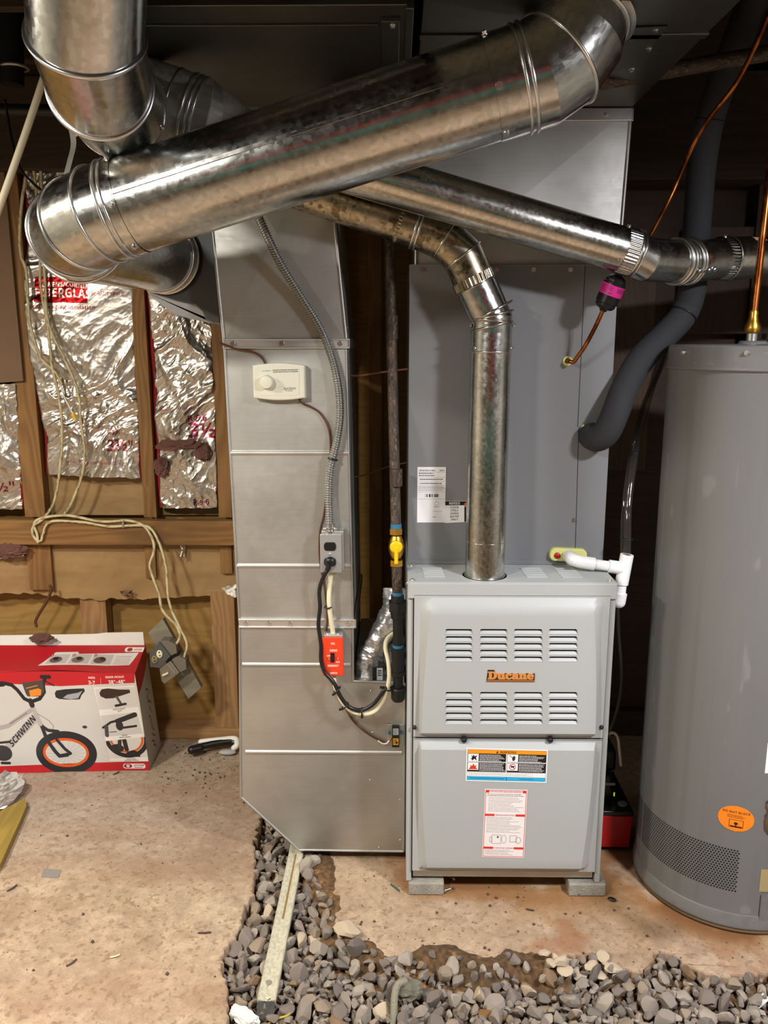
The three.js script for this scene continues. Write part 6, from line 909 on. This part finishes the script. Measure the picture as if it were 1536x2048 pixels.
  const topT = canvasTex(2048, 256, (x, w, h) => { x.fillStyle = '#b51a24'; x.fillRect(0, 0, w, h); const U = (p) => { const q = px(p, 1320, (zf + zb) / 2).x; return (q - bTL.x) / (bTR.x - bTL.x) * w; }; x.fillStyle = '#dcdad6'; x.beginPath(); x.moveTo(U(84), 190); x.lineTo(U(102), 60); x.lineTo(U(147), 58); x.lineTo(U(150), 76); x.lineTo(U(268), 60); x.lineTo(U(258), 168); x.lineTo(U(214), 182); x.fill(); ['#6b5550', '#7a6a64', '#5f4c4a'].forEach((c, k) => { x.fillStyle = '#bdb9b5'; const a = U(96 + k * 43); x.fillRect(a, 80, U(136 + k * 43) - a - 6, 90); x.fillStyle = c; x.beginPath(); x.ellipse(a + 66, 130, 52, 30, 0, 0, 7); x.fill(); x.fillStyle = '#b51a24'; x.fillRect(a, 76, 22, 22); x.fillStyle = '#fff'; x.font = 'bold 18px sans-serif'; x.fillText('' + (k + 1), a + 6, 94); x.fillStyle = '#29211f'; x.beginPath(); x.ellipse(a + 60 + 12 * k, 118, 26, 16, .3, 0, 7); x.fill(); }); lines(x, U(226), 90, U(258), 6, 14, 5, '#b0918d', .1); x.fillStyle = '#e9e2de'; x.beginPath(); x.roundRect(U(238), 18, U(282) - U(238), 36, 16); x.fill(); x.fillStyle = '#8c2328'; x.beginPath(); x.ellipse(U(248), 36, 24, 14, 0, 0, 7); x.fill(); x.font = 'bold 16px sans-serif'; x.fillText('LIFETIME', U(256), 42); });
  part(f, 'top_panel', sheetQuad(TL, TR, bTR, bTL, 40, 8, (u, v, p) => { p.y += -.012 * Math.sin(v * 3.14) * (1 - u * .5) + .005 * Math.sin(u * 11) * (1 - v); }), std({ map: topT, roughness: .42 }), 'red printed top');
  part(f, 'back_panel', sheetQuad(bBR, bBL, bTL, bTR, 2, 2), M.card); part(f, 'side_panel', sheetQuad(bBL, BL, TL, bTL, 2, 2), M.card); part(f, 'flap', sheetQuad(bTL.clone().add(V(0, 0, .002)), bTR.clone().add(V(-.004, 0, .002)), px(286, 1264, zb - .008), V(-1.74, px(0, 1273, zb).y, zb - .008), 50, 3, (u, v, p) => { const k = sst(.78, .84, u); p.y -= v * (1 - k) * .008; p.z -= .01 * v * (1 - k); }), M.card, 'white raised flap along the back');
}
// ------------------------------------------------------------------ loose things on the floor and in the gravel
{
  { const f = thing('plane_tool', 'black and white hand tool lying by the wall between carton and duct', 'tool'); const P = (x, y, h) => py(x, y, h); const a = P(384, 1500, .03), b = P(474, 1484, .03); part(f, 'white_body', wire([P(402, 1484, .035), P(440, 1480, .04), P(470, 1478, .04), P(474, 1490, .03), P(468, 1496, .02)], .011, 40, 12), M.white); part(f, 'handle', mergeGeometries([wire([a, P(400, 1496, .03)], .016, 10, 12), wire([P(396, 1494, .032), P(430, 1487, .034), P(462, 1482, .034)], .012, 20, 12), wire([P(462, 1482, .03), P(472, 1486, .026)], .017, 8, 12)]), M.black); const c = P(455, 1504, .012); const g = new THREE.IcosahedronGeometry(1, 3); g.scale(.032, .01, .014); g.translate(c.x, .011, c.z); part(f, 'sole', g, M.greyPlastic); }
  { const p = [[0, 1545], [18, 1550], [30, 1588], [22, 1608], [0, 1622], [-50, 1640], [-60, 1560]].map(([x, y]) => py(x, y, .01)); const c = py(-10, 1585, .03); const g = new THREE.IcosahedronGeometry(1, 6); const q = g.attributes.position; for (let i = 0; i < q.count; i++) { const x = q.getX(i), y = q.getY(i), z = q.getZ(i); const k = .75 + .3 * (ridge(x * 2.2 + 5, y * 2.2 + z * 1.7 + 5) - .5) + .12 * ridge(x * 6 + 3, z * 6 + y * 5); q.setXYZ(i, x * k * .07, Math.max(-.9, y * k) * .03, z * k * .12); } g.computeVertexNormals(); g.translate(c.x, .026, c.z); solo('foil_scrap', g, std({ color: 0xe6e6e4, metalness: .9, roughness: .32 }), 'crumpled silver foil lying at the left edge in front of the carton', 'foil'); }
  { const l = [[50, 1596], [53, 1612], [2, 1726], [-160, 1900], [-190, 1880], [0, 1622]].map(([x, y]) => py(x, y, .02)); const g = extrude(l.map((p) => [p.x, -p.z]), .018, .001); g.rotateX(-Math.PI / 2); g.translate(0, .0015, 0); solo('scrap_board', grain(uvBox(g), 'z'), std({ roughness: .75, map: woodTex('a58a3e', '86702f', '5e4d24', 5) }), 'weathered yellowish board end lying on the floor at the left edge', 'board'); }
  { const l = [[82, 1754], [88, 1737], [123, 1740], [116, 1756]].map(([x, y]) => py(x, y, .001)); const g = extrude(l.map((p) => [p.x, -p.z]), .0008, 0); g.rotateX(-Math.PI / 2); g.translate(0, .0006, 0); solo('tape_scrap', uvBox(g), std({ color: 0x8d8780, roughness: .5 }), 'small grey tape scrap stuck on the left concrete floor', 'tape'); }
  // trim channel lying over the gravel
  { const a = py(597, 1690, .004), b = py(533, 2010, -.012); const L = a.distanceTo(b); const w = .021; const g = extrude([[-w, 0], [-w, .014], [-w + .003, .016], [-.003, .011], [.003, .011], [w - .003, .016], [w, .014], [w, 0], [w - .002, 0], [w - .002, .01], [-w + .002, .01], [-w + .002, 0]], L, .0004); const m = new THREE.Matrix4(); const d = b.clone().sub(a).normalize(); const s = UP.clone().cross(d).normalize(); const u = d.clone().cross(s); m.makeBasis(s, u, d); m.setPosition(a); g.applyMatrix4(m); const f = thing('trim_channel', 'long off-white channel strip lying over the gravel trench', 'strip'); part(f, 'channel', uvBox(g), std({ roughness: .6, map: tex(256, 256, (u2, v) => mix(H('c3bfa8'), H('979073'), .45 * sst(.42, .75, fbm(u2 * 12, v * 24, 12, 5))), true, [20, 6]) })); part(f, 'groove_dirt', box(-.0022, .0022, .0105, .0122, .06, L * .55, 0).applyMatrix4(m), std({ color: 0x8a6a3a, roughness: .9 }), 'brown rusty line in the groove'); part(f, 'torn_end', sheetQuad(V(-w, .013, L - .004), V(w, .012, L - .004), V(w * .8, -.014, L + .028), V(-w * .9, -.022, L + .034), 10, 8, (x, y, p) => { p.y += .008 * (vn(x * 7, y * 6, 512) - .5); }).applyMatrix4(m), std({ color: 0x35332f, roughness: .7 }), 'dark torn plastic end'); }
  { const c = py(488, 2030, -.01); const g = new THREE.IcosahedronGeometry(1, 5); const q = g.attributes.position; for (let i = 0; i < q.count; i++) { const x = q.getX(i), y = q.getY(i), z = q.getZ(i); const k = .8 + .3 * ridge(x * 2 + 9, y * 2 + z * 1.5 + 9); q.setXYZ(i, x * k * .038, Math.max(-.5, Math.min(.42, y * k)) * .018, z * k * .017); } g.computeVertexNormals(); g.rotateY(-.55); g.translate(c.x, -.012, c.z); solo('paper_wad', g, std({ color: 0xdad8d2, roughness: .8 }), 'crumpled white paper at the bottom end of the off-white channel strip', 'paper'); }
  { const f = thing('pipe_stub', 'dirty cement-coated pipe elbow half buried in the gravel at the bottom centre', 'pipe'); const c = py(812, 1975, .008); const m = std({ color: 0x8b8674, roughness: .95, bumpMap: rep(peel, 6), bumpScale: .002 }); const g = new THREE.IcosahedronGeometry(1, 4); const q = g.attributes.position; for (let i = 0; i < q.count; i++) { const x = q.getX(i), y = q.getY(i), z = q.getZ(i); const k = .85 + .25 * ridge(x * 1.6 + 4, y * 1.6 + z * 1.4 + 4); q.setXYZ(i, x * k * .034, y * k * .022, z * k * .024); } g.computeVertexNormals(); g.translate(c.x, c.y - .004, c.z); part(f, 'cement_lump', g, m); part(f, 'bent_tube', wire([c.clone().add(V(.0, .016, .0)), c.clone().add(V(-.018, .018, .012)), c.clone().add(V(-.026, .006, .03)), c.clone().add(V(-.028, -.02, .055)), c.clone().add(V(-.03, -.04, .066))], .0085, 30, 12), m); }
  { const c = py(536, 2030, -.02); solo('yellow_twig', wire([c.clone().add(V(.0, -.014, .012)), c.clone().add(V(.02, .0, .012)), c.clone().add(V(.045, .004, .005)), c.clone().add(V(.052, -.002, -.012))], .0026, 20, 8), std({ color: 0xb3a13f, roughness: .7 }), 'yellowish curled plastic strand beside the torn channel end', 'strand'); }
  { const g = new THREE.BoxGeometry(.04, .003, .024, 8, 1, 6); const q = g.attributes.position; for (let i = 0; i < q.count; i++) q.setY(i, q.getY(i) + .004 * Math.sin(q.getX(i) * 80)); g.computeVertexNormals(); const c = py(1520, 2000, -.015); g.rotateY(.5); g.translate(c.x, -.016, c.z); solo('paper_scrap', g, M.white, 'white paper scrap on the gravel at the bottom right corner', 'paper'); }
  { const c = py(985, 2030, -.02); const g = box(-.032, .032, -.006, .006, -.011, .011, .003); g.rotateY(-.15); g.translate(c.x, -.022, c.z); solo('wood_chip', grain(uvBox(g), 'x'), M.pine, 'brown wood chip on the gravel at the bottom edge', 'wood'); }
  const dbits = [['stick', 'dark twig', 24, 1776, 60, .028, 0x4a3d33], ['stick', 'long dark sliver', 409, 1865, 5, .03, 0x4d3a31], ['stick', 'curved brown sliver', 143, 1925, 55, .026, 0x5d4a35], ['stick', 'pale straw', 230, 1912, 25, .02, 0xe0d6b8], ['stick', 'green wire offcut', 790, 1775, -50, .035, 0x1f5648], ['stick', 'brown leaf stalk', 232, 1546, 55, .022, 0x56422f], ['stick', 'dark splinter', 1060, 1819, -15, .018, 0x4a4036]];
  const where = ['on the left concrete at the picture edge', 'on the left concrete near the gravel', 'on the left concrete near the bottom', 'on the left concrete right of the curved brown sliver', 'on the furnace pad left of the left block', 'in front of the red carton', 'on the furnace pad in front of the furnace'];
  dbits.forEach(([n, l, x, y, a, L, c], i) => { const p = py(x, y, .003); const d = V(Math.cos(a / 57.3), 0, -Math.sin(a / 57.3)).multiplyScalar(L / 2); solo('splinter', wire([p.clone().sub(d), p.clone().add(V(.002, .001, .002)), p.clone().add(d)], .0022, 10, 6), std({ color: c, roughness: .7 }), l + ' ' + where[i], 'splinter'); });
  const spare = (x, y, a, l) => { const p = py(x, y, .004); const o = solo('loose_screw', mergeGeometries([SCREW, cyl(V(0, 0, 0), V(0, -.018, 0), .0021, .0012, 8).toNonIndexed()].map((g) => { const w = g.clone(); return w; })), M.screw, l, 'screw'); o.position.set(p.x, .0072, p.z); o.quaternion.setFromUnitVectors(UP, V(Math.cos(a), -.12, Math.sin(a))); };
  spare(890, 1783, 2.8, 'loose silver screw on the pad beside the left concrete block'); spare(907, 1759, .4, 'loose silver screw under the furnace right of the left concrete block'); spare(1158, 1789, 3.0, 'loose silver screw in front of the right concrete block');
  { const p = py(1224, 1799, .004); const g = new THREE.SphereGeometry(1, 14, 10); g.scale(.012, .004, .007); g.rotateY(-.5); g.translate(p.x, .005, p.z); solo('plastic_cap', g, M.black, 'small black plastic piece on the pad right of the right concrete block', 'plastic piece'); }
  const grit = []; for (let i = 0; i < 420; i++) { let x, z; if (i < 250) { x = rr(-1.3, -.4); z = rr(-.86, .4); if (rnd() < .6) { x = rr(-.85, -.44); z = rr(-.85, -.5); } } else { x = rr(-.1, 1.1); z = rr(-.1, .27); } if (!(inPoly(x, z, slabPoly) || inPoly(x, z, padPoly)) || Math.hypot(x - .934, z + .091) < .27) continue; const r = Math.pow(rnd(), 2.5) * .0035 + .0012; const g = new THREE.TetrahedronGeometry(r, 1); g.rotateX(rr(0, 6)); g.rotateY(rr(0, 6)); g.translate(x, r * .6, z); grit.push(g); }
  const gm = solo('floor_grit', mergeGeometries(grit), std({ color: 0x5b4a3b, roughness: .95 }), 'dark crumbs of dirt scattered over both concrete slabs', 'dirt'); gm.userData.kind = 'stuff';
  const crumbs = []; for (let i = 0; i < 46; i++) { const x = rr(-.1, .9), z = rr(.3, .44); const g = new THREE.TetrahedronGeometry(rr(.002, .005), 1); g.rotateX(rr(0, 6)); g.scale(1, .6, 1); g.translate(x, soilY(x, z) + .012, z); crumbs.push(g); }
}
// ------------------------------------------------------------------ the rest of the cellar, mirrored in the shiny ducts
{
  const tote = (x, y, m, label, g2) => { const t = thing('storage_tote', label, 'tote', null, V(x, y, 3.75)); const g = extrude([[-.24, 0], [.24, 0], [.28, .34], [-.28, .34]], .42, .01); g.translate(0, .01, -.21); part(t, 'tub', uvBox(g), m); part(t, 'lid', box(-.3, .3, .345, .385, -.24, .24, .012), m); };
  const teal = std({ color: 0x1f9c92, roughness: .5 }), red = std({ color: 0xc21f2c, roughness: .5 });
  const s = thing('storage_shelf', 'open wooden storage shelf against the far cellar wall', 'shelf'); for (const x of [-1.35, 0.15, 1.65]) for (const z of [3.5, 4.0]) part(s, 'post', grain(box(x - .02, x + .02, .001, 1.75, z - .02, z + .02, .002), 'y'), M.pine); for (const y of [.3, .82, 1.34]) part(s, 'shelf_board', grain(box(-1.37, 1.67, y, y + .025, 3.48, 4.02, .002), 'x'), M.pine);
  [-1.0, -.25, .55, 1.3].forEach((x, i) => { tote(x, 1.366, red, ['first', 'second', 'third', 'fourth'][i] + ' red storage tote from the left on the top shelf', 'red'); tote(x, .846, teal, ['first', 'second', 'third', 'fourth'][i] + ' teal storage tote from the left on the middle shelf', 'teal'); });
}
renderer.render(scene, camera);
